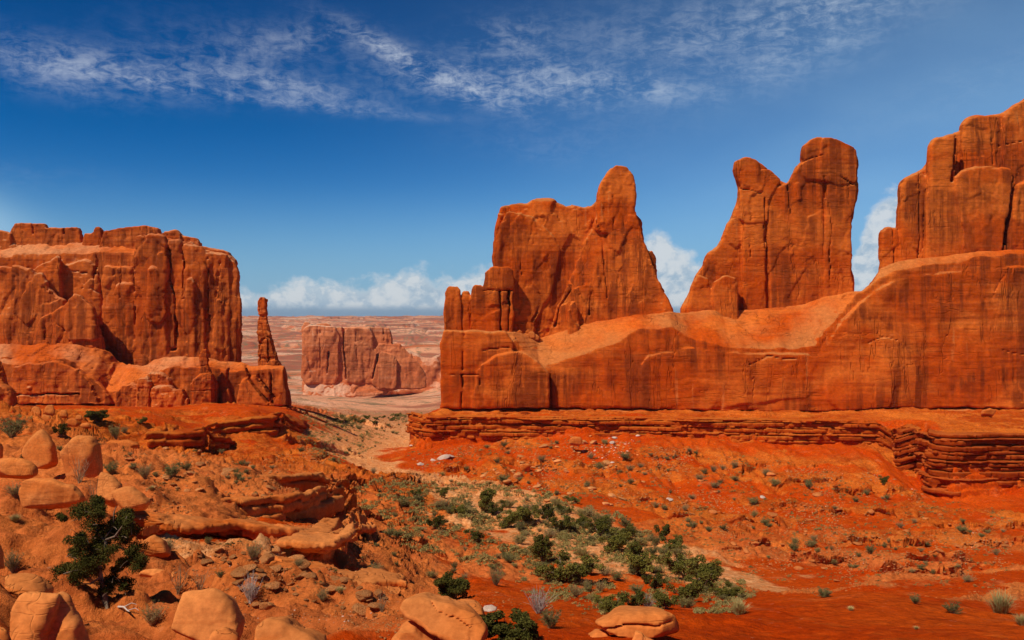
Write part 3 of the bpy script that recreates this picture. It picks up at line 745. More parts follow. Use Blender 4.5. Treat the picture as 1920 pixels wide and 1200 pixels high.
v.slab([(927,640),(932,440),(950,395),(1000,405),(1040,440),(1052,470),(1040,540),(1000,620),(1000,640)], 260.6, 275, 1.6, .06, lean=.16, relief=1.4)
v.slab([(1062,640),(1066,575),(1078,562),(1086,580),(1086,640)], 257.4, 266, 1.0, .0)
v.slab([(1180,640),(1190,570),(1215,555),(1235,570),(1240,640)], 257.2, 266, 1.2, .05)
v.slab([(1205,480),(1222,470),(1230,490),(1228,515),(1212,500)], 262, 270, .9, 0)
for (a, b, c, e, yf) in ((834,865,537,3,255.5),(866,883,547,3,256.8),(884,911,533,3,255.8),(909,963,499,3,254.6)):
    v.slab([(a,640),(a-1,c+14),(a+(b-a)*.22,c+1),(a+(b-a)*.8,c),(b,c+10),(b,640)], yf, 268, 1.5, .0, relief=.4)
v.slab([(912,640),(912,545),(930,542),(932,640)], 254.2, 262, .6); 
for ln, w in (([(937,545),(940,618)], .4),([(953,545),(955,618)], .3),([(909,545),(961,546)], .25),([(1052,470),(1040,520),(1000,600)], .7),([(1115,395),(1130,450),(1132,500),(1138,560)], .45),([(1110,550),(1104,590)], .5),([(1070,545),(1050,575),(1040,610)], .8),
              ([(1020,395),(1045,430)], .4),([(985,440),(975,480),(980,520)], .35),([(1150,400),(1152,440)], .3)):
    v.crack(ln, 254, 8, w, 260)
rock_obj('tower', v, M_wall, 1.1, fin, flute=.0, strata=.2, rough=.35, block=.0, facets=.62)['label'] = 'broad leaning tower with a pointed spire, left end of the fin'
v = Vol(48, 112, 256, 288, -6, 62, .36, .5)
v.slab([(1270,640),(1277,576),(1291,545),(1300,520),(1315,500),(1321,478),(1345,460),(1360,425),(1373,400),(1381,380),(1384,352),(1374,322),(1378,303),(1395,296),(1412,300),(1440,318),(1462,338),(1478,345),(1490,312),(1502,300),(1502,275),(1519,260),(1556,259),(1602,279),(1606,300),(1606,352),(1600,380),(1594,410),(1593,500),(1598,530),(1596,640)],
       265, 280, 2.2, .015, relief=1.2)
v.slab([(1374,324),(1376,304),(1394,296),(1411,299),(1422,310),(1420,345),(1400,356),(1384,347)], 263.9, 276, 1.4, 0)
v.slab([(1386,420),(1384,350),(1420,322),(1442,318),(1464,340),(1440,372),(1436,420)], 263.6, 276, 1.2, .03)
v.slab([(1440,640),(1438,380),(1448,352),(1476,342),(1482,330),(1503,300),(1540,300),(1545,640)], 263.0, 276, 2.0, .02, relief=.8)
v.slab([(1502,340),(1502,276),(1519,260),(1538,259),(1550,300),(1548,340)], 263.5, 276, .8, .02)
v.slab([(1530,340),(1536,260),(1556,259),(1602,279),(1606,300),(1604,345),(1570,350)], 263.0, 276, 1.0, .0)
v.slab([(1540,640),(1545,330),(1590,320),(1605,352),(1600,380),(1594,410),(1594,520),(1598,535),(1596,640)], 262.6, 278, 1.8, .02, relief=1.0)
v.slab([(1388,640),(1390,400),(1400,375),(1425,380),(1432,420),(1434,640)], 264.0, 274, 1.2, 0, relief=.5)
v.slab([(1283,640),(1286,575),(1296,530),(1308,514),(1330,524),(1345,640)], 260.8, 274, 1.8, .03)
v.slab([(1332,640),(1335,530),(1360,516),(1380,522),(1382,640)], 259.8, 270, 1.3, .03)
for ln, w in (([(1437,370),(1436,440),(1440,555)], .5),([(1480,345),(1484,400)], .4),([(1545,330),(1560,420),(1556,540)], .35),([(1384,350),(1430,362)], .5),([(1505,300),(1545,290)], .35),([(1575,330),(1600,345)], .4),([(1408,440),(1410,480)], .4)):
    v.crack(ln, 257, 8.5, w, 263)
rock_obj('tower', v, M_wall, 1.1, fin, flute=.08, strata=.15, rough=.3, block=.0, facets=.42)['label'] = 'twin-headed tower on the smooth saddle, middle of the fin'
v = Vol(104, 215, 256, 296, 8, 82, .4, .5)
v.slab([(1650,530),(1650,435),(1665,428),(1680,430),(1683,350),(1695,335),(1737,312),(1740,275),(1750,262),(1797,248),(1800,235),(1812,222),(1872,214),(1892,200),(1925,184),(1970,166),(2200,130),(2200,540),(1850,520)],
       265, 290, 2.4, .0, relief=.8)
v.slab([(1647,530),(1647,438),(1660,428),(1679,431),(1683,500),(1680,530)], 261.5, 276, 1.8, 0)
v.slab([(1682,530),(1681,352),(1692,336),(1722,322),(1733,335),(1726,420),(1726,530)], 260.6, 276, 2.0, .0, relief=.5)
v.slab([(1728,530),(1734,400),(1737,278),(1746,263),(1785,252),(1792,262),(1784,330),(1788,400),(1806,440),(1804,530)], 258.6, 276, 2.2, .0, relief=.6)
v.slab([(1799,400),(1799,240),(1812,222),(1868,215),(1876,240),(1872,330),(1870,400)], 262.0, 280, 2.0, .04, relief=.8)
v.slab([(1874,400),(1876,225),(1892,200),(1925,184),(1970,166),(2100,150),(2100,400)], 261.0, 280, 2.2, .05, relief=1.2)
v.slab([(1786,335),(1800,318),(1845,312),(1890,316),(1900,328),(1886,400),(1876,474),(1806,530),(1804,430),(1790,400),(1784,360)], 257.4, 276, 2.4, .02, relief=.6)
v.slab([(1800,430),(1880,430),(1876,530),(1800,530)], 257.8, 276, 1.4, .0)
v.slab([(1880,530),(1884,440),(1897,352),(1915,338),(1990,330),(2100,335),(2100,530)], 258.2, 276, 2.2, .0, relief=.8)
v.slab([(1990,530),(2000,300),(2060,260),(2200,250),(2200,530)], 256.6, 276, 2.4, .0, relief=1.0)
for ln, w in (([(1794,250),(1790,300),(1786,340)], .6),([(1898,330),(1888,400),(1876,476)], .6),([(1730,300),(1730,420),(1727,500)], .45),([(1682,350),(1684,500)], .4),([(1874,230),(1874,315)], .35),([(1650,508),(1730,495),(1800,488),(1880,480),(2000,476)], .5),([(1880,270),(1930,262)], .3)):
    v.crack(ln, 255, 9, w, 259)
rock_obj('tower', v, M_wall, 1.15, fin, flute=.0, strata=.15, rough=.3, block=.0, facets=.38)['label'] = 'tallest blocky tower of fitted blocks, right end of the fin'

# ---- butte on the left
butte = tag(empty('sandstone_butte', (-120, 290, -27)), 'broad flat-topped red butte with streaked cliffs, left edge of the view', 'rock formation')
v = Vol(-212, -84, 268, 330, -20, 34, .42, .7)
v.slab([(-260,730),(-260,440),(0,447),(30,436),(160,440),(300,440),(345,452),(372,455),(380,462),(432,474),(444,490),(447,520),(453,560),(455,640),(452,730)],
       284, 312, 2.0, .02, top=[(-260,500),(60,480),(180,478),(260,470),(300,448),(460,440)], tk=1.3, lean=.05, relief=1.5)
# ribs of the streaked right-hand face, stepping back to the right
for a, b, c, yf in ((196,256,498,281.6),(222,258,530,280.6),(254,316,440,280.2),(280,300,500,279.2),(314,345,448,281.4),(343,388,458,281.9),(352,370,520,280.9),(386,432,472,283.4),(404,420,560,282.6),(428,448,486,285.2)):
    v.slab([(a,730),(a+1,c+8),(a+6,c),(b-6,c+2),(b,c+12),(b+1,560),(b+2,730)], yf, 300, 2.0, .012, lean=.05, relief=1.6)
v.slab([(118,700),(122,500),(160,486),(190,500),(200,700)], 283.0, 300, 2.0, .0, relief=1.0)
# stepped outliers at the far left
v.slab([(-260,700),(-260,505),(0,498),(58,501),(70,512),(84,525),(92,560),(96,700)], 277, 300, 2.4, .04, relief=1.6)
v.slab([(50,700),(60,512),(82,495),(108,480),(116,484),(117,560),(120,700)], 279, 300, 1.8, .03, relief=.8)
v.slab([(28,700),(44,560),(62,520),(74,512),(84,514),(90,540),(110,556),(124,562),(128,700)], 274.5, 290, 1.6, .05, relief=.8)
v.slab([(66,700),(76,596),(100,585),(124,566),(142,554),(160,560),(178,575),(184,600),(196,640),(196,700)], 272.5, 290, 1.8, .08, relief=1.0)
v.slab([(128,600),(132,562),(144,554),(162,561),(178,578),(184,605),(190,640),(130,640)], 271.6, 284, 1.4, .02)
for ln, w in (([(172,480),(172,545)], .8),([(166,540),(178,548)], 1.1),([(223,500),(226,560)], .7),([(253,500),(252,640)], .35),([(314,450),(316,520),(326,560),(328,655)], .7),([(341,470),(343,560)], .6),([(384,480),(386,640)], .4),([(428,600),(432,670)], .6),
              ([(120,506),(165,512)], .5),([(130,538),(170,542)], .4),([(318,655),(326,655)], 1.2),([(404,490),(400,560)], .35),([(105,610),(110,640)], .3),([(125,605),(150,625),(152,640)], .35)):
    v.crack(ln, 268, 17, w, 281)
rock_obj('cliff', v, M_left, 1.2, butte, flute=.25, strata=.25, rough=.45, block=.1, facets=.8)
v = Vol(-212, -84, 272, 330, 18, 36, .36, .35)
for poly, yf in (([(-260,480),(-260,420),(-100,416),(10,434),(28,440),(28,480)],288),([(18,480),(28,432),(34,421),(88,420),(93,428),(98,480)],289),([(88,480),(92,430),(98,427),(152,427),(155,434),(162,480)],289),
                 ([(156,480),(164,438),(176,438),(182,434),(184,426),(190,426),(196,436),(200,480)],288),([(188,480),(200,434),(232,428),(278,424),(303,429),(306,480)],287),([(301,480),(308,438),(320,436),(333,432),(343,440),(347,480)],287),
                 ([(336,485),(341,441),(372,447),(378,460),(381,485)],288),([(372,472),(376,460),(400,466),(432,473),(444,488),(446,500),(380,490)],294)):
    v.slab(poly, yf, 306, .5, .0, relief=.5, smooth=0)
for ln in ([(63,420),(64,438)],[(122,428),(123,440)],[(410,466),(412,480)]):
    v.crack(ln, 286, 8, .3, 290)
rock_obj('caprock', v, M_left, .8, butte, flute=.0, strata=.6, rough=.4, block=.6, facets=.5)['label'] = 'broken dark layered caprock along the butte rim'
v = Vol(-206, -66, 254, 305, -29, -6, .36, .5)
v.slab([(-260,790),(-260,630),(0,630),(190,636),(212,656),(240,672),(258,680),(270,662),(360,662),(400,672),(450,676),(470,684),(534,684),(538,700),(546,750),(548,790)],
       263, 290, 1.6, .06, top=[(-260,690),(40,684),(120,676),(170,705),(190,745),(260,712),(330,690),(400,690),(440,700),(560,690)], tk=1.1, relief=1.8)
v.slab([(20,790),(26,690),(60,680),(110,676),(150,690),(172,716),(190,750),(192,790)], 260.4, 275, 1.8, .05, relief=1.0)
v.slab([(150,790),(160,700),(185,712),(214,745),(216,790)], 261.4, 275, 1.2, .08, relief=.6)
v.slab([(440,790),(455,712),(480,702),(505,745),(508,790)], 261.0, 275, 1.2, .1, relief=.8)
v.slab([(412,790),(418,735),(432,728),(442,790)], 260.6, 275, .8, .1)
v.slab([(500,790),(486,690),(532,688),(538,720),(545,790)], 261.8, 275, 1.2, .05, relief=.8)
for ln, w in (([(-200,762),(0,758),(200,760),(350,764),(545,762)], .5),([(452,685),(466,712),(500,752)], .7),([(480,705),(512,745)], .5),([(505,700),(508,755)], .35),([(160,694),(200,692),(246,694)], .3),([(422,690),(424,720)], .35),([(20,740),(150,738)], .3)):
    v.crack(ln, 258, 8, w, 262)
rock_obj('base_shelf', v, M_left, 1.1, butte, flute=.0, strata=.35, rough=.4, block=.0, facets=.5)

v = Vol(-86, -73, 264, 282, -16, 8, .25, .3)
v.slab([(483,692),(484,640),(482,612),(485,590),(484,566),(488,558),(496,556),(502,562),(501,580),(503,600),(509,622),(514,650),(522,670),(528,684),(528,692)], 269, 277, 1.1, .03, relief=.6)
v.slab([(500,692),(500,640),(506,620),(514,650),(526,684),(526,692)], 267.6, 275, .9, .04)
v.crack([(501,630),(503,680)], 265, 5, .3, 268)
tag(rock_obj('rock_spire', v, M_left, .7, flute=.9, strata=1.2, rough=1.2, block=.8), 'thin dark pointed sandstone spire standing alone right of the big butte', 'rock spire')
v = Vol(-101, -90, 252, 266, -28.5, -8, .2, .25)
v.slab([(358,775),(358,722),(366,708),(380,700),(398,700),(409,712),(413,735),(412,775)], 256, 263, 2.4, .0, relief=.5)
v.slab([(371,712),(375,690),(381,684),(391,686),(396,700),(400,712)], 257, 262, 1.2)
v.slab([(375,694),(376,665),(380,656),(388,656),(391,666),(391,694)], 257.4, 261.6, 1.1)
v.crack([(356,733),(413,732)], 253, 4.5, .22, 256); v.crack([(374,686),(393,686)], 254, 4.5, .25, 257)
tag(rock_obj('hoodoo', v, M_left, .5, flute=.3, strata=.8, rough=1.0, block=.4), 'stacked round hoodoo with a knob head in front of the left butte', 'hoodoo')
v = Vol(-121, -97, 250, 268, -28.5, -13, .2, .25)
for poly, yf in (([(222,775),(222,738),(232,722),(252,716),(262,722),(264,775)],257.5),([(258,775),(260,722),(264,710),(278,706),(286,716),(286,775)],256.8),
                 ([(270,740),(272,708),(284,697),(308,698),(322,710),(326,740)],259.5),([(287,775),(287,728),(300,722),(322,722),(330,730),(346,728),(352,745),(352,775)],256.5),([(350,775),(350,752),(356,746),(360,754),(360,775)],255.6)):
    v.slab(poly, yf, 266, 1.8, .02, relief=.5)
tag(rock_obj('rounded_rock', v, M_left, .5, flute=.3, strata=.8, rough=1.0, block=.4), 'cluster of rounded sandstone domes left of the knob-headed hoodoo', 'rock outcrop')
v = Vol(-185, -120, 205, 232, -27, -8, .3, .35)
v.slab([(-160,775),(-160,690),(-60,668),(-5,672),(8,700),(12,722),(30,735),(34,775)], 212, 226, 2.0, .05, relief=.8)
v.slab([(-30,775),(-20,725),(0,716),(18,724),(32,742),(34,775)], 208, 220, 1.6, .04)
tag(rock_obj('rock_outcrop', v, M_left, .7, flute=.4, strata=1.0, rough=1.0, block=.4), 'rounded orange outcrop cut by the left edge of the view below the butte', 'rock outcrop')

# ---- far butte
fb = tag(empty('mesa_butte', (-165, 920, -84)), 'distant square red butte with a dark cleft, in the gap between the walls', 'rock formation')
v = Vol(-235, -65, 885, 985, -92, 4, 1.0, 1.0)
v.slab([(566,700),(566,640),(564,615),(570,602),(580,603),(586,610),(640,612),(728,613),(734,625),(736,642),(742,660),(742,740),(566,740)], 905, 975, 4, .02, relief=3)
v.slab([(588,614),(594,605),(618,605),(624,614)], 910, 950, 1.2)
v.slab([(566,720),(567,618),(580,608),(637,612),(636,720)], 901, 950, 4, .0, relief=4)
v.slab([(646,720),(644,612),(700,614),(704,720)], 902, 950, 4, .0, relief=4)
v.slab([(694,730),(700,645),(748,642),(760,655),(788,682),(800,704),(800,730)], 898, 950, 3, .12, relief=2)
v.slab([(708,730),(710,655),(745,668),(745,730)], 893, 930, 2.5, .1)
v.slab([(564,760),(566,700),(700,708),(802,704),(790,725),(740,735),(690,745),(600,750)], 893, 960, 3, .5, relief=2)
for ln, w in (([(642,612),(643,650),(650,710)], 1.7),([(708,665),(698,710)], 1.4),([(615,660),(614,700)], 1.2),([(716,614),(718,640)], .8),([(600,620),(600,690)], .7),([(668,620),(670,690)], .6)):
    v.crack(ln, 890, 26, w, 902)
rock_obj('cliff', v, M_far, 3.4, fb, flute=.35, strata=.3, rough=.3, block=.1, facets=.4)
v = Vol(-210, -40, 1180, 1420, -118, -30, 2.2, 2.0)
v.slab([(560,740),(640,700),(735,655),(770,650),(800,668),(830,655),(870,650),(900,740)], 1200, 1400, 9, .35, relief=8)
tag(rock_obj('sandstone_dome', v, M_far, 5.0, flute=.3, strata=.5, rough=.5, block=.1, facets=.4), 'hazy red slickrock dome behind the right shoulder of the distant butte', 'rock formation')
print('rocks', time.time()-T0)
#@@OBJECTS@@
# ------------------------------------------------------------------ bedded ledges of the left-hand side
def ledge(front, lays, depth, h, S, label, warp=.35, seed=0, pad=2.0, mat=None, name='rock_ledge', tilt=1.0, blocky=.12, wave=.18, **kw):
    w = np.array([P(*p) for p in front]); off = max(l[2] for l in lays)+pad
    zlo = min(l[0] for l in lays)
    v = Vol(w[:,0].min()-off, w[:,0].max()+off, w[:,1].min()-off, w[:,1].max()+depth+off, w[:,2].min()+zlo-1.2, w[:,2].max()+1.6, h, .3)
    v.layers(front, lays, depth, warp, seed, tilt, blocky, wave)
    kk = dict(flute=.05, strata=.5, rough=.4, block=.0, facets=.3); kk.update(kw)
    return tag(rock_obj(name, v, mat or M_block, S, **kk), label, 'rock ledge')
ledge([(225,958,42),(300,966,42),(350,976,43),(430,972,45),(500,984,45),(560,1004,46),(610,1008,46.5),(650,985,50),(655,950,60)],
      [(-.5,0,.35,.2),(-.82,-.5,.0,.12),(-1.0,-.85,-.8,.1),(-1.5,-1.0,-.5,.2),(-3.2,-1.5,-.1,.3)], 7, .085, .28,
      'long overhanging orange ledge crossing the left foreground above the pale sandy shelf', .3, 3)
ledge([(330,925,55),(400,930,54),(470,938,55),(530,930,57),(560,932,60),(600,912,64),(640,900,70)],
      [(-.5,0,.3,.22),(-.65,-.5,-.4,.1),(-1.2,-.6,.1,.25),(-2.5,-1.2,.2,.3)], 8, .11, .32, 'upper rounded ledge of orange stone behind the long overhanging ledge', .4, 5)
ledge([(524,1008,42),(575,1018,41.5),(620,1008,41.5),(655,988,43),(662,975,47)],
      [(-.45,0,.35,.2),(-.7,-.45,-.2,.15),(-1.4,-.7,-1.1,.2),(-3.0,-1.4,-.9,.3)], 4.5, .07, .25, 'pale jutting lip of rock over a dark hollow, right end of the long ledge', .25, 8, mat=M_boulder)
ledge([(500,1052,36),(560,1062,35.5),(640,1078,35),(700,1090,35.5),(742,1108,35)],
      [(-.3,0,.25,.12),(-.4,-.3,-.2,.08),(-.8,-.4,.1,.15),(-2.2,-.8,.2,.3)], 2.6, .065, .22, 'broken low ledge stepping down to the right below the dark hollow', .45, 12)
ledge([(20,1012,30),(90,1008,29.5),(160,1000,30),(200,990,32)],
      [(-.55,0,.15,.3),(-.7,-.55,-.2,.1),(-1.3,-.7,.1,.3),(-3,-1.3,.3,.4)], 4, .07, .3, 'bulging layered rock bank behind the juniper at the left edge', .25, 15)
ledge([(420,886,70),(480,890,69),(540,886,72),(585,892,76),(612,884,84)],
      [(-.5,0,.2,.2),(-.7,-.5,-.3,.1),(-2.2,-.7,.1,.3)], 9, .14, .35, 'low flat-topped ledge above and behind the upper rounded ledge', .5, 18)
ledge([(372,797,176),(410,786,184),(455,782,190),(508,780,194),(520,776,212),(548,768,258)],
      [(-.9,0,.8,.4),(-1.5,-.9,-.3,.2),(-2.5,-1.5,.9,.4),(-2.9,-2.5,-.6,.2),(-4.2,-2.9,.8,.4),(-4.6,-4.2,-.6,.2),(-5.8,-4.6,.5,.4),(-10,-5.8,.4,.6)], 26, .3, .8,
      'dark banded cliff of thin red beds under the right end of the left butte', .8, 21, mat=M_bench, tilt=.6)
ledge([(262,812,150),(300,806,152),(345,808,154),(374,812,157),(380,800,168)],
      [(-.9,0,.5,.35),(-1.3,-.9,-.3,.2),(-2.6,-1.3,.5,.4),(-3.0,-2.6,-.2,.2),(-6,-3.0,.5,.5)], 16, .26, .7,
      'blocky red ledge left of the dark banded cliff', .7, 24, mat=M_bench)
ledge([(380,862,126),(440,858,130),(500,866,134),(555,872,142),(600,874,156)],
      [(-.6,0,.3,.3),(-1.1,-.6,-.3,.2),(-2.2,-1.1,.5,.4),(-5,-2.2,.9,.6)], 10, .22, .6, 'crumbling red bank in the slope below the dark banded cliff', .8, 27, mat=M_bench)

def beds(total, t, rec, off, seed, rad=.14):
    r = random.Random(seed); out = []; z = 0
    while z > -total:
        a = t*r.uniform(.4, 2.1); b = t*r.uniform(.22, .5); o_ = off+(-z)*.10+r.uniform(-.3, .3)
        out.append((z-a, z, o_, rad)); out.append((z-a-b, z-a, o_-rec*r.uniform(.5, 1.2), .05)); z -= a+b
    out.append((z-6, z, off+total*.1-.9, .5)); return out
ledge([(769,783,245),(800,783,233),(880,783,234),(960,782,234),(1080,780,231),(1200,782,232),(1330,785,228),(1500,786,226),(1640,788,224),(1712,790,220),(1728,792,206)],
      beds(6.2, .52, 1.5, .3, 4, .08), 14, .23, .8, 'long cliff of thin dark beds under the smooth wall of the fin', .7, 31, mat=M_bench, tilt=.0, blocky=.4, wave=.05, name='layered_cliff', facets=.12, rough=.25, strata=.2)
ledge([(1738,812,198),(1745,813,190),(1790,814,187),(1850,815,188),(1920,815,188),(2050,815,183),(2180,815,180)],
      beds(12.5, .66, 2.0, .2, 9, .08), 16, .22, .8, 'tall banded cliff of red beds at the right edge of the view', .6, 37, mat=M_bench_shaded, tilt=.0, blocky=.45, wave=.05, name='layered_cliff', facets=.12, rough=.25, strata=.2)
print('ledges', time.time()-T0)

# ------------------------------------------------------------------ boulders drawn one by one
def boulder(slabs, h, S, label, cracks=(), mat=None, name='boulder', warp=None, **kw):
    """slabs: (outline in photograph pixels, front depth, back depth, rounding, batter)"""
    pts = np.array([P(px, py, s[1]) for s in slabs for px, py in s[0]]); y1 = max(s[2] for s in slabs); y0 = min(s[1] for s in slabs)
    m = (y1-y0)*.3+4*h
    v = Vol(pts[:,0].min()-m, pts[:,0].max()+m, y0-4*h, y1+4*h, pts[:,2].min()-3*h, pts[:,2].max()+4*h, h, h*1.6 if warp is None else warp)
    for s in slabs: v.slab(s[0], s[1], s[2], min(s[3]*.9, (s[2]-s[1])*.4), s[4] if len(s) > 4 else .0, smooth=2, relief=(s[2]-s[1])*.015, back=.3)
    rr = random.Random(int(pts[0][0]*1000)); c = (pts.min(0)+pts.max(0))/2; c[1] = (y0+y1)/2; he = (pts.max(0)-pts.min(0))/2; he[1] = (y1-y0)/2
    GX, GY, GZ = (v.x-c[0])[:, None, None]/he[0], (v.y-c[1])[None, :, None]/he[1], (v.z-c[2])[None, None, :]/he[2]
    for _ in range(18):
        n = np.array((rr.gauss(0, 1), rr.gauss(0, 1)-.4, rr.gauss(0, 1))); n /= np.linalg.norm(n)
        sup = abs(n[0])+abs(n[1])+abs(n[2]); dd = min(sup*rr.uniform(.58, .80), 1.25)
        v.f = np.maximum(v.f, ((n[0]*GX+n[1]*GY+n[2]*GZ-dd)*he.min()).astype(np.float32))
    for ln, w, d in cracks: v.crack(ln, y0-.1, d, w, y0+.3)
    kk = dict(flute=.1, strata=.25, rough=.14, block=.0, facets=.14); kk.update(kw)
    return tag(rock_obj(name, v, mat or M_boulder, S, **kk), label, 'boulder')
B = boulder
B([([(-40,1135),(10,1120),(50,1104),(108,1106),(118,1118),(100,1170),(96,1290),(-40,1290)],11.6,14.2,.45,.55),([(92,1130),(112,1104),(132,1112),(146,1150),(168,1205),(172,1290),(90,1290)],12.0,14.0,.35,.35)],.035,.14,'large tan-orange boulder filling the bottom left corner')
B([([(-50,1170),(8,1172),(22,1205),(26,1290),(-50,1290)],10.6,11.6,.2,.3)],.03,.14,'small orange boulder cut by the left edge in front of the corner boulder')
B([([(298,1120),(346,1108),(400,1103),(432,1122),(464,1168),(455,1190),(440,1215),(380,1230),(345,1222),(318,1165)],13.4,15.6,.4,.45)],.03,.13,'big rounded orange boulder with a sharp left corner near the bottom of the view')
B([([(440,1230),(455,1192),(492,1160),(532,1166),(560,1182),(615,1212),(640,1300),(440,1300)],10.8,12.6,.4,.5)],.03,.13,'smooth tan boulder at the bottom edge, right of the sharp-cornered boulder')
B([([(385,1215),(396,1186),(425,1176),(452,1196),(458,1260),(385,1260)],11.6,12.4,.2,.3)],.028,.12,'small wedge of stone between two bottom edge boulders')
B([([(747,1140),(752,1123),(790,1121),(835,1130),(880,1147),(910,1172),(930,1212),(905,1232),(860,1200),(800,1176),(760,1158)],12.6,14.6,.28,.75)],.026,.12,'flat tilted slab with a pale smooth top at the bottom centre',[([(800,1140),(815,1155),(850,1165),(880,1185)],.02,.8)])
B([([(716,1240),(738,1190),(758,1163),(800,1188),(850,1215),(850,1280),(716,1280)],12.9,14.0,.2,.1)],.028,.12,'upright block propping up the flat tilted slab')
B([([(838,1128),(885,1129),(905,1142),(916,1168),(914,1190),(850,1180)],15.0,16.2,.3,.1)],.03,.13,'dark rounded rock behind the flat tilted slab')
B([([(1113,1170),(1126,1163),(1160,1151),(1222,1147),(1258,1152),(1276,1170),(1275,1196),(1230,1215),(1160,1196),(1136,1184)],14.8,16.6,.22,.5)],.028,.12,'pointed layered slab resting on smaller stones, bottom right of centre',[([(1130,1178),(1180,1172),(1274,1172)],.025,.6)])
B([([(1095,1198),(1118,1184),(1142,1186),(1150,1205),(1140,1240),(1095,1240)],15.0,15.8,.15,.3)],.025,.1,'small stone under the pointed end of the layered slab')
B([([(1184,1215),(1190,1184),(1206,1186),(1240,1215),(1240,1250),(1184,1250)],14.2,14.8,.12,.3)],.025,.1,'narrow stone standing in front of the layered slab')
B([([(38,878),(50,838),(68,806),(82,808),(104,836),(108,862),(104,884),(60,890)],52,55,.7,.2)],.1,.4,'pointed orange boulder left of the large blocky one')
B([([(102,900),(104,868),(112,832),(138,815),(176,813),(190,838),(194,880),(190,908),(150,916)],50.5,54.5,.9,.12)],.11,.42,'large blocky dark orange boulder, biggest of the left cluster')
B([([(-30,905),(-20,866),(10,857),(46,857),(68,872),(72,888),(50,902)],46,48.6,.7,.3)],.09,.35,'smooth pale boulder at the left edge below the pointed boulder')
B([([(-30,845),(-12,826),(2,828),(8,842),(6,866),(-30,868)],56,58,.5,.2)],.09,.35,'small boulder peeking in at the left edge of the view')
B([([(38,928),(42,900),(60,894),(105,897),(140,912),(165,938),(150,952),(95,956),(50,950)],37.5,40.5,.55,.35)],.075,.3,'long rounded boulder with an overhanging left end')
B([([(158,935),(164,902),(186,883),(212,893),(232,910),(220,955),(165,952)],40.5,43.5,.5,.4)],.08,.3,'pale sloping boulder right of the long rounded boulder')
B([([(196,950),(205,920),(240,910),(268,922),(285,938),(272,956),(230,962)],38.8,41,.4,.2)],.07,.28,'dark orange low boulder in front of the pale sloping one')
B([([(262,1048),(266,1015),(288,1003),(308,1014),(322,1040),(310,1054)],30,31.4,.3,.3)],.055,.22,'rounded stone right of the juniper')
B([([(256,1083),(262,1070),(296,1064),(330,1072),(334,1080),(305,1090),(275,1090)],25.6,26.8,.1,.8)],.04,.16,'thin dark-edged slab lying right of the juniper trunk')
B([([(-40,1110),(-20,1076),(50,1073),(84,1080),(106,1102),(98,1126),(40,1140),(-40,1140)],15.5,18,.4,.5)],.045,.18,'broad orange rock behind the corner boulder')
B([([(-40,1060),(-30,1000),(-5,1012),(8,1040),(10,1075),(-40,1080)],17,18.2,.25,.1)],.04,.17,'upright dark rock at the left edge below the layered bank')
B([([(110,1130),(118,1090),(140,1080),(180,1098),(196,1112),(190,1135)],22.5,24,.3,.2)],.045,.18,'dark red boulder hidden behind the juniper trunk')
B([([(195,835),(205,826),(240,822),(262,832),(262,846),(200,848)],100,103,.6,.3)],.16,.5,'flat red boulder beyond the left boulder cluster',mat=M_block)
for i,(a,b,w,hh,Y) in enumerate(((66,772,26,20,125),(92,768,24,18,128),(84,786,28,16,118),(52,790,22,14,112),(118,776,20,14,126),(134,792,30,12,110),(30,770,26,16,130),(148,783,18,10,118),(160,798,22,10,108))):
    o = B([([(a-w*.5,b+hh*.6),(a-w*.45,b-hh*.2),(a-w*.1,b-hh*.6),(a+w*.3,b-hh*.5),(a+w*.5,b+hh*.1),(a+w*.45,b+hh*.7)],Y,Y+w/F*Y*.9,.35,.25)],.14,.5,'tumbled orange block in the heap below the left butte',mat=M_block)
    o['group'] = 'blocks tumbled in a heap below the left butte'
B([([(1838,778),(1842,768),(1858,763),(1866,768),(1868,778),(1866,783),(1840,783)],222,226,.6,.1)],.2,.5,'orange squarish boulder on the bench under the right wall',mat=M_block)
B([([(1066,835),(1068,822),(1076,818),(1090,820),(1094,832),(1092,838)],214,217,.6,.1)],.2,.5,'tan boulder high on the red slope beneath the fin',mat=M_block)
B([([(974,880),(978,870),(990,868),(998,876),(996,884),(980,886)],188,191,.6,.1)],.18,.5,'dark red boulder in the middle of the rubble slope',mat=M_block)
for i,(a,b,w,hh) in enumerate(((975,625,9,7),(985,632,12,9),(996,628,9,8),(1004,634,10,8),(990,622,7,5),(1012,637,6,4))):
    o = B([([(a-w*.9,b+hh*.7),(a-w*.8,b-hh*.3),(a,b-hh),(a+w*.8,b-hh*.3),(a+w*.9,b+hh*.7)],255.2+i*.3,258,.6,.1)],.2,.5,'red block fallen onto the step at the foot of the leaning tower',mat=M_block)
    o['group'] = 'blocks fallen onto the step of the fin'
print('boulders', time.time()-T0)

# ------------------------------------------------------------------ placing things on the ground
bpy.context.view_layer.update()
def hit(px, py):
    d = Vector(((px-960)/F, 1, (600-py)/F)).normalized()
    ok, p, n, i = ground.ray_cast(Vector((0,0,0)), d)
    return p if ok else None
def drop(x, y):
    ok, p, n, i = ground.ray_cast(Vector((x, y, 60)), Vector((0,0,-1)))
    return p if ok else None
def inside(px, py, poly):
    c = False; n = len(poly)
    for i in range(n):
        (x0,y0),(x1,y1) = poly[i], poly[i-1]
        if (y0 > py) != (y1 > py) and px < (x1-x0)*(py-y0)/(y1-y0)+x0: c = not c
    return c

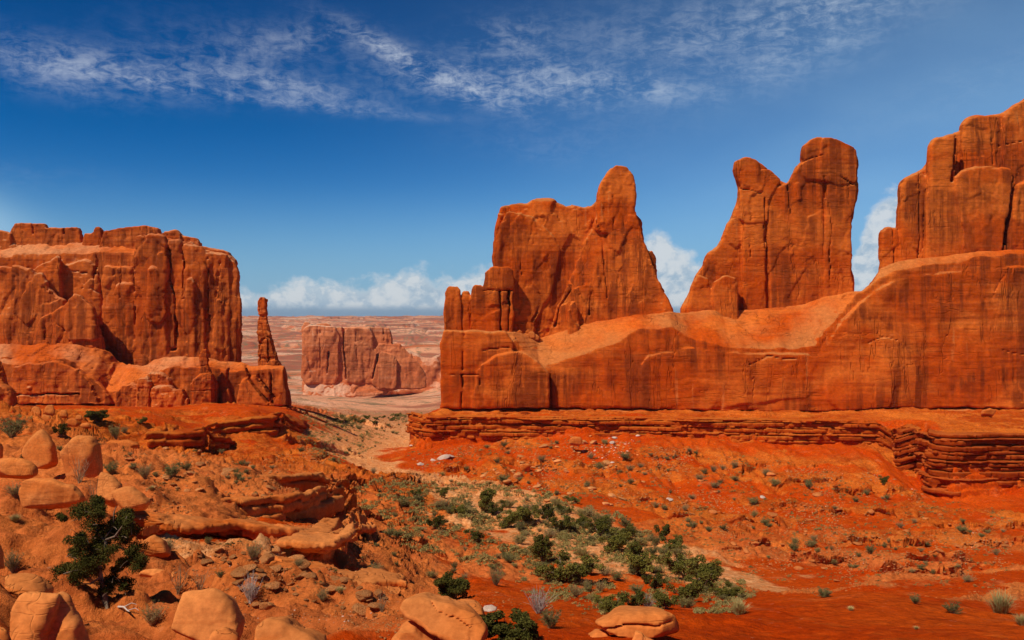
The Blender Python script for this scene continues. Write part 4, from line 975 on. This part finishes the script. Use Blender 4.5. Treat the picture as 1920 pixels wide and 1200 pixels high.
# stones
ICO = None
def stone_mesh(name, seed, mat, ang=.5, sub=3, flat=.6):
    import bmesh
    r = random.Random(seed); bm = bmesh.new(); bmesh.ops.create_icosphere(bm, subdivisions=sub, radius=1)
    pl = []
    for _ in range(11):
        n = Vector((r.gauss(0,1), r.gauss(0,1), r.gauss(0,1))).normalized(); pl.append((n, r.uniform(.55,.9)))
    for v in bm.verts:
        for n, dd in pl:
            k = v.co.dot(n)
            if k > dd: v.co -= n*(k-dd)
    V = np.array([v.co[:] for v in bm.verts])
    V += V*(.07*fbm(V[:,0]*1.8+seed, V[:,1]*1.8, V[:,2]*1.8, 3))[:, None]
    V *= (1, r.uniform(.7,.95), flat)
    Fc = np.array([[v.index for v in f.verts] for f in bm.faces]); bm.free()
    return V, Fc
stones = []
for k in range(8):
    V, Fc = stone_mesh('stone', 100+k, None, flat=(.45,.6,.75,.5,.35,.65,.8,.55)[k])
    stones.append((V, Fc))
M_redstone = simple('red_stone', (.50,.13,.028), (.60,.20,.055), 2.0, .95, .15)
M_orangestone = simple('orange_stone', (.58,.19,.05), (.66,.27,.09), 2.0, .95, .15)
st_me = {}
def stone_data(k, mat):
    key = (k, mat.name)
    if key not in st_me: st_me[key] = new_mesh('rock', *stones[k], mat, smooth=False)
    return st_me[key]
def put_rock(px, py, wpx, mat, label, group, name='rock', asp=1.0):
    p = hit(px, py)
    if p is None: return None
    o = obj(name, stone_data(random.randrange(8), mat))
    s = wpx/F*p.y*.5
    o.location = p+Vector((0,0,s*.18)); o.scale = (s, s, s*asp)
    o.rotation_euler = (random.uniform(-.25,.25), random.uniform(-.25,.25), random.uniform(0,6.28))
    return tag(o, label, 'rock', group)
for px, py, w, lb in ((788,872,16,'grey oval stone above the pair of white boulders'),(812,864,14,'white round stone left of the white slab'),(832,860,30,'long white slab of rock on the red slope'),(845,857,14,'white stone at the upper end of the white slab'),
                      (771,836,9,'small white stone highest on the left of the slope'),(1153,822,14,'white boulder high under the bench, left of its pair'),(1149,831,17,'grey-white boulder below the white one under the bench'),(1196,818,12,'lone white boulder right of the pair under the bench'),
                      (1148,868,10,'pale stone in the middle of the slope below the bench'),(1255,938,14,'white stone right of the juniper thicket'),(1430,933,12,'white stone far right on the open slope'),(920,1145,34,'white-banded flat stone behind the bottom centre boulders')):
    put_rock(px, py, w, M_whiterock, lb, None, asp=.7)
ZR = [('red rock among the rubble on the slope under the fin', 'rocks on the rubble slope under the fin', [(880,900),(1020,830),(1110,810),(1200,850),(1230,900),(1130,960),(960,930)], 90, 6, 24, M_orangestone),
      ('red rock strewn on the open slope right of the thicket', 'rocks on the open right slope', [(1250,880),(1500,880),(1700,960),(1900,960),(1900,1100),(1450,1090),(1300,980)], 70, 6, 24, M_redstone),
      ('orange rock lying on the left foreground shelf', 'rocks on the left foreground shelf', [(330,1030),(520,1030),(660,1090),(740,1120),(700,1160),(520,1130),(470,1170),(430,1080)], 70, 10, 46, M_orangestone),
      ('orange rock among the ledges of the left slope', 'rocks among the left ledges', [(200,830),(400,840),(600,900),(640,940),(480,950),(280,920)], 40, 8, 30, M_orangestone),
      ('red rock on the shaded slope leading to the gap', 'rocks on the slope by the gap', [(520,800),(620,800),(720,820),(700,860),(640,930),(560,880)], 30, 4, 14, M_redstone)]
for lb, gr, poly, n, a, b, mt in ZR:
    xs = [p[0] for p in poly]; ys = [p[1] for p in poly]; c = 0
    while c < n:
        px, py = random.uniform(min(xs), max(xs)), random.uniform(min(ys), max(ys))
        if not inside(px, py, poly): continue
        c += 1
        put_rock(px, py, a+(b-a)*random.random()**2.2, mt, lb, gr, asp=random.uniform(.4,.9))
# uncountable rubble, one object each
def scatter_pts(poly, n, dens=None):
    xs = [p[0] for p in poly]; ys = [p[1] for p in poly]; out = []; tries = 0
    while len(out) < n and tries < n*8:
        tries += 1
        px, py = random.uniform(min(xs), max(xs)), random.uniform(min(ys), max(ys))
        if not inside(px, py, poly): continue
        if dens and random.random() > dens(px, py): continue
        p = hit(px, py)
        if p is not None: out.append((px, py, p))
    return out
def cl(px, py, sc_=40.0): return float(sstep(fbm(np.array([px/sc_]), np.array([py/sc_*1.8]), np.array([3.3]), 3), -.25, .35)[0])**1.3
def rubble(name, label, zones, mat):
    low = []
    for k in range(5):
        V, Fc = stone_mesh('s', 300+k, None, sub=1, flat=.6); low.append((V, Fc))
    VV, FF = [], []; off = 0
    for poly, n, a, b in zones:
        for px, py, p in scatter_pts(poly, n, cl):
            V, Fc = low[random.randrange(5)]
            s = (a+(b-a)*random.random()**2.5)/F*p.y*.5; r = random.uniform(0, 6.28); c_, s_ = math.cos(r), math.sin(r)
            R = np.array([[c_,-s_,0],[s_,c_,0],[0,0,1]])
            VV.append((V*(s*random.uniform(.8,1.5), s, s*random.uniform(.5,1.1)))@R.T+np.array(p)); FF.append(Fc+off); off += len(V)
    o = obj(name, new_mesh(name, np.concatenate(VV), np.concatenate(FF), mat, smooth=False))
    return tag(o, label, 'rubble', kind='stuff')
R_slope = [(780,850),(960,815),(1200,830),(1500,870),(1720,880),(1740,950),(1900,960),(1900,1120),(1450,1105),(1250,960),(900,930),(700,900)]
rubble('rubble', 'loose red and orange stones strewn over the slopes', [(R_slope, 6500, 1.8, 7), ([(200,830),(500,830),(640,900),(740,1100),(760,1180),(480,1190),(330,1090),(280,930)], 1900, 2.5, 9), ([(560,800),(780,780),(770,830),(640,880),(560,860)], 900, 2, 6),([(750,1130),(900,1100),(1100,1160),(1000,1200),(640,1200)],250,3,10)], M_orangestone)
rubble('pale_rubble', 'scattered small whitish stones dotting the red slopes', [(R_slope, 150, 1.8, 4), ([(300,1040),(500,1040),(740,1120),(700,1180),(480,1180)], 50, 2, 6), ([(1080,820),(1200,820),(1180,890),(1100,900)], 40, 3, 7)], M_whiterock)
print('stones', time.time()-T0)

# ------------------------------------------------------------------ vegetation
def tube(pts, rads, n=5):
    V, Fc = [], []; pts = [Vector(p) for p in pts]
    for i, p in enumerate(pts):
        t = (pts[min(i+1, len(pts)-1)]-pts[max(i-1, 0)]).normalized()
        u = t.cross(Vector((.3,.1,1))); u = (u if u.length > .05 else t.cross(Vector((1,0,0)))).normalized(); w = t.cross(u)
        for k in range(n):
            a = 2*math.pi*k/n; V.append(p+(u*math.cos(a)+w*math.sin(a))*rads[i])
    for i in range(len(pts)-1):
        for k in range(n):
            Fc.append((i*n+k, i*n+(k+1)%n, (i+1)*n+(k+1)%n, (i+1)*n+k))
    return np.array([v[:] for v in V]), np.array(Fc)
def join(parts):
    VV, FF, off = [], [], 0
    for V, Fc in parts: VV.append(V); FF.append(Fc+off); off += len(V)
    return np.concatenate(VV), np.concatenate(FF)
def leaves(clumps, per, size, r, asp=.55, up=.0):
    """clumps: (x,y,z,radius); small random quads filling each clump"""
    C_ = []
    for x, y, z, rad in clumps:
        n = max(int(per*rad), 6)
        d = r.randn(n, 3); d /= np.linalg.norm(d, axis=1)[:, None]
        C_.append(np.array((x, y, z))+d*(rad*r.rand(n, 1)**.45)*(1, 1, .8))
    c = np.concatenate(C_); n = len(c)
    a = r.randn(n, 3); a[:, 2] += up; a /= np.linalg.norm(a, axis=1)[:, None]
    b = np.cross(a, r.randn(n, 3)); b /= np.linalg.norm(b, axis=1)[:, None]
    s = size*(.6+.8*r.rand(n, 1)); a = a*s; b = b*s*asp
    V = np.stack([c-a-b*.4, c-b, c+a, c+b], 1).reshape(-1, 3)
    return V, np.arange(4*n).reshape(n, 4)
M_jun = simple('juniper_foliage', (.095,.085,.014), (.19,.155,.030), 2.2)
M_jun_dark = simple('dark_juniper_foliage', (.055,.053,.010), (.13,.110,.022), 2.4)
M_bark = simple('bark', (.16,.10,.06), (.26,.18,.12), 8)
M_dead = simple('bleached_wood', (.42,.33,.26), (.52,.42,.34), 8)
M_sage = simple('sage_leaf', (.22,.165,.040), (.34,.26,.090), 3)
M_green = simple('shrub_leaf', (.11,.105,.030), (.20,.17,.055), 3)
M_grass = simple('dry_grass', (.38,.29,.09), (.52,.42,.18), 3)
M_twig = simple('grey_twig', (.28,.17,.08), (.42,.28,.15), 5)
def tree_proto(seed, wide=1.0, upright=1.0, nb=7, cl_n=26, per=120, size=.030, foli=None):
    """unit-height juniper: base at the origin, one metre tall"""
    r = np.random.RandomState(seed); tr = []; clumps = []
    for b in range(nb):
        a = r.uniform(0, 6.28); L = r.uniform(.5, .85); out = r.uniform(.15, .45)*wide
        p = [(0,0,-.05)]
        for k in range(1, 5):
            t = k/4; p.append((math.cos(a)*out*t+r.uniform(-.03,.03), math.sin(a)*out*t+r.uniform(-.03,.03), L*t**.8*upright*.9))
        tr.append(tube(p, [.035,.024,.017,.011,.005], 5))
        for t in range(cl_n//nb+1):
            k = r.randint(2, 5); q = p[k]
            clumps.append((q[0]+r.uniform(-.13,.13)*wide, q[1]+r.uniform(-.13,.13)*wide, min(max(q[2]+r.uniform(-.16,.14), .14), .9), r.uniform(.09,.19)))
    return join(tr), leaves(clumps, per*9, size, r), foli or M_jun
def make_thing(name, V1, V2, m1, m2, n1, n2, label, cat, group):
    root = empty(name); tag(root, label, cat, group)
    obj(n1, new_mesh(n1, *V1, m1), root); obj(n2, new_mesh(n2, *V2, m2, smooth=False), root)
    return root
def copy_thing(o, label=None, group=None):
    c = o.copy(); COL.objects.link(c)
    for ch in o.children:
        d = ch.copy(); COL.objects.link(d); d.parent = c
    if label: c['label'] = label
    if group: c['group'] = group
    return c
used = {}
def put(proto_list, px, py, hpx, label, group=None, wide=1.0):
    p = hit(px, py)
    if p is None: return
    pr = random.choice(proto_list)
    if pr.name in used: o = copy_thing(pr)
    else: o = pr; used[pr.name] = 1
    o['label'] = label
    if group: o['group'] = group
    elif 'group' in o.keys(): del o['group']
    h = hpx/F*p.y
    o.location = p-Vector((0,0,.03*h)); o.scale = (h*wide, h*wide, h); o.rotation_euler = (0, 0, random.uniform(0, 6.28))
    return o
def jp(seed, **k):
    tr, lf, m = tree_proto(seed, **k)
    return make_thing('juniper', tr, lf, M_bark, m, 'trunk', 'crown', 'juniper', 'tree', '')
JW = [jp(1, wide=1.5, nb=8, cl_n=34), jp(2, wide=1.3, nb=7, foli=M_jun_dark), jp(3, wide=1.7, nb=9, cl_n=40)]
JT = [jp(11, wide=.8, upright=1.1, nb=6, foli=M_jun_dark), jp(12, wide=.9, upright=1.1, nb=6)]
JD = [jp(21, wide=1.5, nb=10, cl_n=60, per=190, foli=M_jun_dark)]
TH = 'junipers of the thicket on the valley floor'
for px, py, h, w, pr, lb in ((908,960,48,1,JT,'narrow upright juniper at the upper left of the thicket'),(985,982,42,1.0,JW,None),(1028,975,36,1.1,JW,None),(1052,996,38,1.1,JW,None),(950,990,36,1,JW,None),(930,965,30,1.1,JW,None),
      (1018,1056,56,.9,JT,'dark conical juniper left of centre in the thicket'),(1125,1004,36,1.3,JW,None),(1148,1034,44,1.2,JW,None),(1243,1012,34,1.0,JT,'small round-headed juniper on a bare trunk right of the thicket'),(1262,1030,26,1.3,JW,'low juniper beside the small round-headed one'),
      (1192,1050,46,1.1,JW,None),(1206,1080,54,1.0,JW,None),(1062,1090,52,1.4,JW,'broad rounded juniper in the lower left of the thicket'),(1105,1078,40,.9,JT,None),(1288,1088,56,1.0,JW,None),(1318,1104,56,1.1,JW,None),(1282,1132,54,1.1,JW,None),
      (1186,1142,46,1.1,JW,None),(1150,1152,38,1.1,JW,None),(1130,1146,32,1.2,JW,None),(1250,1142,36,1.1,JW,None),(1362,1122,30,1.2,JW,None),(817,992,32,1.1,JW,'lone dark juniper at the left edge of the valley floor'),(892,1016,28,1.1,JW,None),
      (862,968,22,1.2,JW,None),(780,930,16,1.3,JW,None),(828,932,20,1.2,JW,None),(848,1126,54,1.0,JD,'dense rounded dark green juniper on the open red slope left of the thicket'),(958,1212,66,1.25,JD,'dark juniper at the bottom edge right of the flat slab'),
      (1075,944,16,1.2,JW,'small shrubby juniper above the thicket'),(1063,962,16,1.2,JW,None),(1170,1010,30,1.1,JW,None),(1340,1085,34,1.0,JT,None),(1085,985,22,1.2,JW,None),(1225,1105,40,1.0,JW,None)):
    put(pr, px, py, h, lb or 'spreading green juniper within the thicket on the valley floor', None if lb else TH, w)
for px, py, h, w, lb in ((182,792,26,1.2,'round dark bush below the left butte, left of a smaller one'),(265,794,14,1.3,'small dark bush below the left butte'),(113,818,30,.9,'dark upright bush among the heap of tumbled blocks'),
      (1716,862,24,1.0,'dark green bush right under the banded bench cliff'),(1655,908,18,1.0,'green bush on the slope below the bench, left of the banded corner')):
    put(JW+JD, px, py, h, lb, None, w)
for px, py in ((652,792),(668,788),(690,786),(706,787),(718,784),(676,794),(640,794),(702,795),(735,789),(745,781),(630,789)):
    put(JW, px, py, random.uniform(6,11), 'distant green bush in the line across the gap', 'distant bushes in the gap between the walls', 1.5)

# foreground juniper with its own crown shape
def near_juniper():
    r = np.random.RandomState(5); Y = 20.2
    base = hit(198, 1132); Y = base.y
    def w(px, py, dy=0): return Vector(((px-960)/F*Y, Y+dy, (600-py)/F*Y))-base
    root = empty('juniper', base); tag(root, 'gnarled dark juniper with open clumps in the left foreground', 'tree')
    limbs = [([(198,1138,0),(192,1110,.05),(188,1085,0),(190,1060,-.05),(196,1035,0),(200,1010,.05)],.085,.03),([(190,1070,0),(170,1060,-.2),(150,1062,-.3),(128,1068,-.35)],.04,.01),([(196,1035,0),(218,1030,.2),(245,1048,.3),(262,1052,.3)],.035,.01),
             ([(198,1020,0),(180,1000,.1),(168,985,.2),(150,968,.2)],.035,.01),([(200,1010,0),(208,990,.1),(212,965,0),(215,948,0)],.03,.008),([(200,1012,0),(222,1000,-.2),(240,980,-.2),(245,965,-.2)],.03,.008),([(192,1100,0),(205,1092,.2),(220,1100,.3),(234,1100,.3)],.03,.01),
             ([(190,1080,0),(175,1090,-.2),(160,1088,-.25)],.03,.01),([(198,1130,0),(215,1140,-.3),(232,1152,-.5),(240,1160,-.6)],.05,.012),([(186,1128,0),(170,1132,-.2),(160,1128,-.3)],.04,.01)]
    tr = []
    for pts, a, b in limbs:
        q = [w(*p)+Vector((r.uniform(-.03,.03), r.uniform(-.03,.03), r.uniform(-.03,.03))) for p in pts]
        tr.append(tube(q, list(np.linspace(a, b, len(q))), 7))
    for k in range(60):      # fine dead twigs
        px, py = r.uniform(125, 262), r.uniform(960, 1110); p = w(px, py, r.uniform(-.5,.5)); d = Vector((r.uniform(-1,1), r.uniform(-1,1), r.uniform(-.2,1)))*.22
        tr.append(tube([p, p+d*.5+Vector((0,0,.02)), p+d], [.009,.006,.003], 4))
    obj('trunk', new_mesh('trunk', *join(tr), M_bark), root)
    cls = []
    for px, py, rp in ((150,962,20),(170,950,14),(135,962,10),(175,975,20),(190,958,12),(235,962,14),(244,975,10),(225,985,22),(205,985,18),(200,1005,24),(180,1010,22),(160,1005,16),(225,1010,20),(145,1015,14),(140,1040,20),(160,1045,24),(185,1040,22),(210,1035,16),
                       (125,1065,16),(140,1070,18),(118,1085,12),(160,1072,16),(180,1070,12),(240,1045,18),(258,1050,16),(266,1058,9),(228,1055,12),(250,1035,12),(195,1092,14),(190,1112,12),(210,1098,12),(228,1100,12),(236,1096,7),(180,1125,9),(205,1075,10),(170,1028,16)):
        c = w(px, py, r.uniform(-.45,.45)); rr = rp/F*Y*1.12
        for k in range(5):
            cls.append((c.x+r.uniform(-.6,.6)*rr, c.y+r.uniform(-1,1)*rr, c.z+r.uniform(-.6,.6)*rr, rr*r.uniform(.6,.85)))
    obj('crown', new_mesh('crown', *leaves(cls, 2000, .021, r), M_jun_dark, smooth=False), root)
    d = empty('dead_branch', hit(222, 1140)); tag(d, 'bleached dead branch lying at the foot of the foreground juniper', 'dead branch')
    parts = [tube([(0,0,.03),(.18,-.1,.06),(.36,-.3,.04),(.5,-.5,.08)],[.03,.024,.016,.008],6),tube([(.18,-.1,.06),(.35,-.05,.14),(.5,-.1,.12)],[.014,.01,.005],5),tube([(.36,-.3,.04),(.55,-.3,.1),(.66,-.36,.06)],[.012,.008,.004],5)]
    V, Fc = join(parts); me = new_mesh('dead_branch', V, Fc, M_dead); loc = d.location.copy(); bpy.data.objects.remove(d)
    o = obj('dead_branch', me); o.location = loc; tag(o, 'bleached dead branch lying at the foot of the foreground juniper', 'dead branch')
near_juniper()

def brush_proto(seed, kind):
    r = np.random.RandomState(seed); tr = []; cls = []
    n = {'twig': 95, 'sage': 45, 'tall': 16, 'dead': 60}[kind]
    for k in range(n):
        a = r.uniform(0, 6.28); lean = r.uniform(.1, 1.0)**.8*(.75 if kind != 'tall' else .35); L = r.uniform(.55, 1.0)
        p = [Vector((r.uniform(-.05,.05), r.uniform(-.05,.05), -.03))]; d = Vector((math.cos(a)*lean, math.sin(a)*lean, 1)).normalized()
        for s_ in range(4):
            d = (d+Vector((r.uniform(-.25,.25), r.uniform(-.25,.25), r.uniform(-.1,.15)))).normalized(); p.append(p[-1]+d*L/4)
        t0 = .010 if kind != 'dead' else .013
        tr.append(tube(p, [t0, t0*.8, t0*.65, t0*.5, t0*.3], 3))
        for b in range(2):
            q = p[r.randint(1, 4)]; e = q+Vector((r.uniform(-1,1), r.uniform(-1,1), r.uniform(.1,1))).normalized()*r.uniform(.12,.3)
            tr.append(tube([q, (q+e)/2+Vector((r.uniform(-.02,.02),)*3), e], [t0*.5, t0*.4, t0*.25], 3))
        if kind in ('sage', 'twig'):
            cls += [(*p[k2], .09 if kind == 'sage' else .05) for k2 in (2, 3, 4)]
    if not cls: cls = [(0, 0, .1, .05)]
    return join(tr), leaves(cls, {'twig': 240, 'sage': 480}.get(kind, 60), .014 if kind == 'twig' else .018, r, .5)
def grass_proto(seed):
    r = np.random.RandomState(seed); n = 420
    a = r.uniform(0, 6.28, n); lean = r.rand(n)**.7*.9; L = r.uniform(.55, 1.0, n); b0 = np.stack([r.uniform(-.18,.18,n), r.uniform(-.18,.18,n), np.zeros(n)-.03], 1)
    d = np.stack([np.cos(a)*lean, np.sin(a)*lean, np.ones(n)], 1); d /= np.linalg.norm(d, axis=1)[:, None]
    side = np.stack([-np.sin(a), np.cos(a), np.zeros(n)], 1)*.010
    mid = b0+d*(L*.55)[:, None]; tip = b0+d*L[:, None]+np.stack([np.cos(a)*lean*.15, np.sin(a)*lean*.15, -lean*.12], 1)
    V = np.stack([b0-side, b0+side, mid+side*.8, mid-side*.8, tip+side*.15, tip-side*.15], 1).reshape(-1, 3)
    i = np.arange(n)*6
    return V, np.concatenate([np.stack([i, i+1, i+2, i+3], 1), np.stack([i+3, i+2, i+4, i+5], 1)])
def bp_(seed, kind, m2, name, cat):
    a, b = brush_proto(seed, kind)
    return make_thing(name, a, b, M_dead if kind == 'dead' else M_twig, m2, 'stems', 'foliage', name, cat, '')
BT = [bp_(31,'twig',M_sage,'shrub','shrub'), bp_(32,'twig',M_sage,'shrub','shrub')]
BS = [bp_(33,'sage',M_sage,'shrub','shrub'), bp_(34,'sage',M_green,'shrub','shrub')]
BG = [bp_(35,'sage',M_green,'shrub','shrub')]
BL = [bp_(36,'tall',M_twig,'bare_shrub','shrub')]
BD = [bp_(37,'dead',M_dead,'dead_shrub','shrub')]
def gp(seed):
    o = obj('grass_clump', new_mesh('grass_clump', *grass_proto(seed), M_grass, smooth=False)); return tag(o, 'grass', 'grass')
GR = [gp(41), gp(42)]
for pr, px, py, h, w, lb in ((BT,476,1050,38,1.0,'grey twiggy shrub on the sandy shelf, in front of the long ledge'),(BT,540,1043,34,.9,'thin grey shrub beside the dark hollow in the ledge'),(BD,470,1128,66,.7,'tall bleached bush with pale branches left of the broken low ledge'),
      (BT,642,1064,42,.9,'grey shrub just right of the dark hollow'),(BT,704,1076,28,1.0,'bare grey shrub on the slope right of the broken ledge'),(BL,716,1146,46,.9,'thin bare shrub at the foot of the broken ledge'),(BT,286,1172,50,.9,'grey-brown shrub left of the sharp-cornered boulder'),
      (BG,390,1020,15,1.2,'small green tuft under the long ledge'),(BS,412,1082,14,1.2,'small grey tuft on the pale sandy shelf'),(BL,335,1112,64,1.0,'sparse leafless stems behind the sharp-cornered boulder'),(BL,375,1108,50,1.1,'short leafless stems above the sharp-cornered boulder'),
      (BS,322,894,28,1.4,'grey mounded shrub on the slope above the ledges'),(BT,272,896,32,1.0,'bare grey bush left of the grey mounded shrub'),(BG,210,888,26,1.2,'green bush right of the biggest cluster boulder'),(BS,216,822,30,.9,'grey-green bush in the flat below the butte'),
      (BS,22,820,46,1.3,'large grey-green shrub at the left edge below the butte'),(BT,24,1072,48,.8,'pale twiggy shrub in front of the layered bank at the left edge'),(BT,88,954,26,1.3,'grey twiggy shrub in front of the long rounded boulder'),(BT,30,932,34,1.3,'brown shrub at the left edge beside the long boulder'),
      (BL,178,958,80,.6,'tall bare stems rising in front of the pale sloping boulder'),(BL,150,905,60,1.0,'tall bare stems in front of the biggest cluster boulder'),(BD,1010,1150,58,1.0,'pale dead brush at the lower left of the thicket'),(BD,1215,1142,34,.9,'grey dead shrub at the bottom of the thicket'),
      (BS,1032,1178,42,1.0,'grey-green bush right of the dark bottom edge juniper'),(BS,1545,1120,20,1.7,'flat grey shrub on the crest of the red mound'),(BS,1786,1150,24,1.5,'grey shrub on the right shoulder of the red mound'),(BG,1716,1132,20,1.2,'small green bush behind the crest of the red mound'),
      (BT,560,1062,20,1.1,'low twiggy bush on the edge of the broken ledge'),(BT,316,1034,28,1.0,'dry tuft below the left end of the long ledge'),(BT,605,1128,30,.9,'faint bare shrub on the red soil near the bottom'),(BG,1490,1034,22,1.1,'green bush on the slope above the mound'),
      (BG,1632,1038,20,1.1,'grey-green bush on the slope right of its neighbour above the mound'),(BG,1736,1024,12,2.0,'flat dark green bush on the right slope'),(BG,1730,1068,12,2.2,'second flat green bush nearer the right ledges'),(BG,1436,984,14,1.5,'dark bush on the slope above the right ledges'),
      (BT,700,888,14,1.0,'lone bush in the saddle of the gap'),(BG,640,1008,16,1.2,'bush behind the jutting lip of rock'),(BT,930,1098,40,.8,'pale twiggy bush right of the dense rounded juniper'),(BT,1080,1120,28,1.1,'grey bush among the lower left junipers')):
    put(pr, px, py, h, lb, None, w)
for px, py, h, w, lb in ((1385,1152,38,.9,'yellow-green tussock on the crest left of the red mound'),(1876,1150,52,.95,'big yellow-green tussock at the right edge of the view'),(1595,1145,11,1.2,'tiny tuft of grass on the open red mound'),(1718,1180,8,1.3,'tiny tuft of grass low on the right of the mound'),
      (1916,1172,26,1.0,'yellow tuft at the right edge below the big tussock'),(638,1110,14,1.2,'yellowish tuft beside the broken ledge'),(284,918,10,1.3,'yellow tuft above the left end of the upper ledge'),(28,978,18,1.3,'straw-coloured tuft on the layered bank')):
    put(GR, px, py, h, lb, None, w)
ZV = [('small grey-green shrub dotting the red slope under the fin', 'shrubs on the slope under the fin', [(760,860),(1100,815),(1500,880),(1700,930),(1900,970),(1900,1100),(1500,1090),(1330,1010),(1200,950),(860,925)], 105, 7, 17, BS+BG+BT, .35),
      ('small shrub among the junipers of the valley floor', 'shrubs between the junipers of the valley floor', [(720,930),(860,935),(1000,930),(1180,990),(1400,1110),(1380,1145),(1100,1150),(1010,1090),(960,1060),(860,1020),(790,975)], 120, 9, 24, BS+BG+BT+BS, .2),
      ('small shrub on the open red soil left of the thicket', 'shrubs on the red soil left of the thicket', [(650,960),(780,960),(980,1060),(1000,1110),(900,1120),(780,1080),(680,1040)], 28, 8, 17, BG+BS+BT, .3),
      ('small shrub in the sandy gap below the butte', 'shrubs in the sandy gap', [(580,790),(760,790),(740,820),(640,870),(560,850)], 40, 4, 9, BS+BG, .3),
      ('small bush on the left slope between boulders and ledges', 'bushes on the left slope', [(20,800),(260,800),(420,850),(620,905),(600,930),(300,900),(40,900)], 30, 8, 18, BS+BT+BG, .2)]
for lb, gr, poly, n, a, b, prs, gg in ZV:
    xs = [p[0] for p in poly]; ys = [p[1] for p in poly]; c = 0
    while c < n:
        px, py = random.uniform(min(xs), max(xs)), random.uniform(min(ys), max(ys))
        if not inside(px, py, poly): continue
        c += 1; put(prs, px, py, a+(b-a)*random.random()**1.6, lb, gr, random.uniform(1.0, 1.7))
# low scrub nobody could count
def scrub():
    r = np.random.RandomState(9); tufts = []
    for k in range(4):
        cls = [(r.uniform(-.5,.5), r.uniform(-.5,.5), r.uniform(.1,.5), .3) for _ in range(5)]
        tufts.append(leaves(cls, 40, .13, r, .5, 1.0))
    for nm, lb, zones, mt in (('ground_scrub', 'low grey-green scrub covering the sandy valley floor',
            [([(660,900),(860,905),(1010,915),(1230,990),(1420,1110),(1380,1150),(1050,1155),(900,1060),(760,1030),(680,960)], 2300, 4, 13),([(560,778),(790,776),(760,810),(640,870),(560,850)], 700, 2, 6),([(750,850),(1100,815),(1500,870),(1720,930),(1900,960),(1900,1110),(1420,1090),(1200,950),(900,925)], 800, 2.5, 6)], M_sage),
            ('green_scrub', 'low green scrub between the junipers and on the slopes', [([(720,920),(1010,930),(1200,1000),(1420,1115),(1380,1150),(1080,1150),(960,1050),(840,1010)], 700, 4, 10),([(750,850),(1100,815),(1500,870),(1900,960),(1900,1110),(1420,1090),(1200,950),(900,925)], 350, 2.5, 6),([(600,779),(790,779),(770,800),(620,800)],200,2,6),([(150,800),(420,850),(640,930),(740,1100),(480,1130),(300,930)],160,3,9)], M_green)):
        VV, FF, off = [], [], 0
        for poly, n, a, b in zones:
            for px, py, p in scatter_pts(poly, n, lambda x, y: cl(x, y, 30)):
                V, Fc = tufts[random.randrange(4)]; s = (a+(b-a)*random.random()**1.5)/F*p.y
                VV.append(V*(s*1.1, s*1.1, s*.9)+np.array(p)); FF.append(Fc+off); off += len(V)
        tag(obj(nm, new_mesh(nm, np.concatenate(VV), np.concatenate(FF), mt, smooth=False)), lb, 'scrub', kind='stuff')
scrub()
print('plants', time.time()-T0)

# ------------------------------------------------------------------ air
def haze():
    V = [(x, y, z) for x in (-9500, 9500) for y in (-40, 12500) for z in (-400, 130)]
    Fc = [(0,1,3,2),(4,6,7,5),(0,4,5,1),(2,3,7,6),(0,2,6,4),(1,5,7,3)]
    m = bpy.data.materials.new('haze'); m.use_nodes = True; t = NT(m.node_tree)
    t.n.remove(t.n['Principled BSDF'])
    pv = t.new('ShaderNodeVolumePrincipled'); pv.inputs['Color'].default_value = (.80,.86,.95,1); pv.inputs['Density'].default_value = 2.4e-5
    t.l.new(pv.outputs[0], t.n['Material Output'].inputs['Volume'])
    tag(obj('haze', new_mesh('haze', V, Fc, m, smooth=False)), 'thin pale air between the view and the far mesas', 'haze', kind='stuff')
haze()
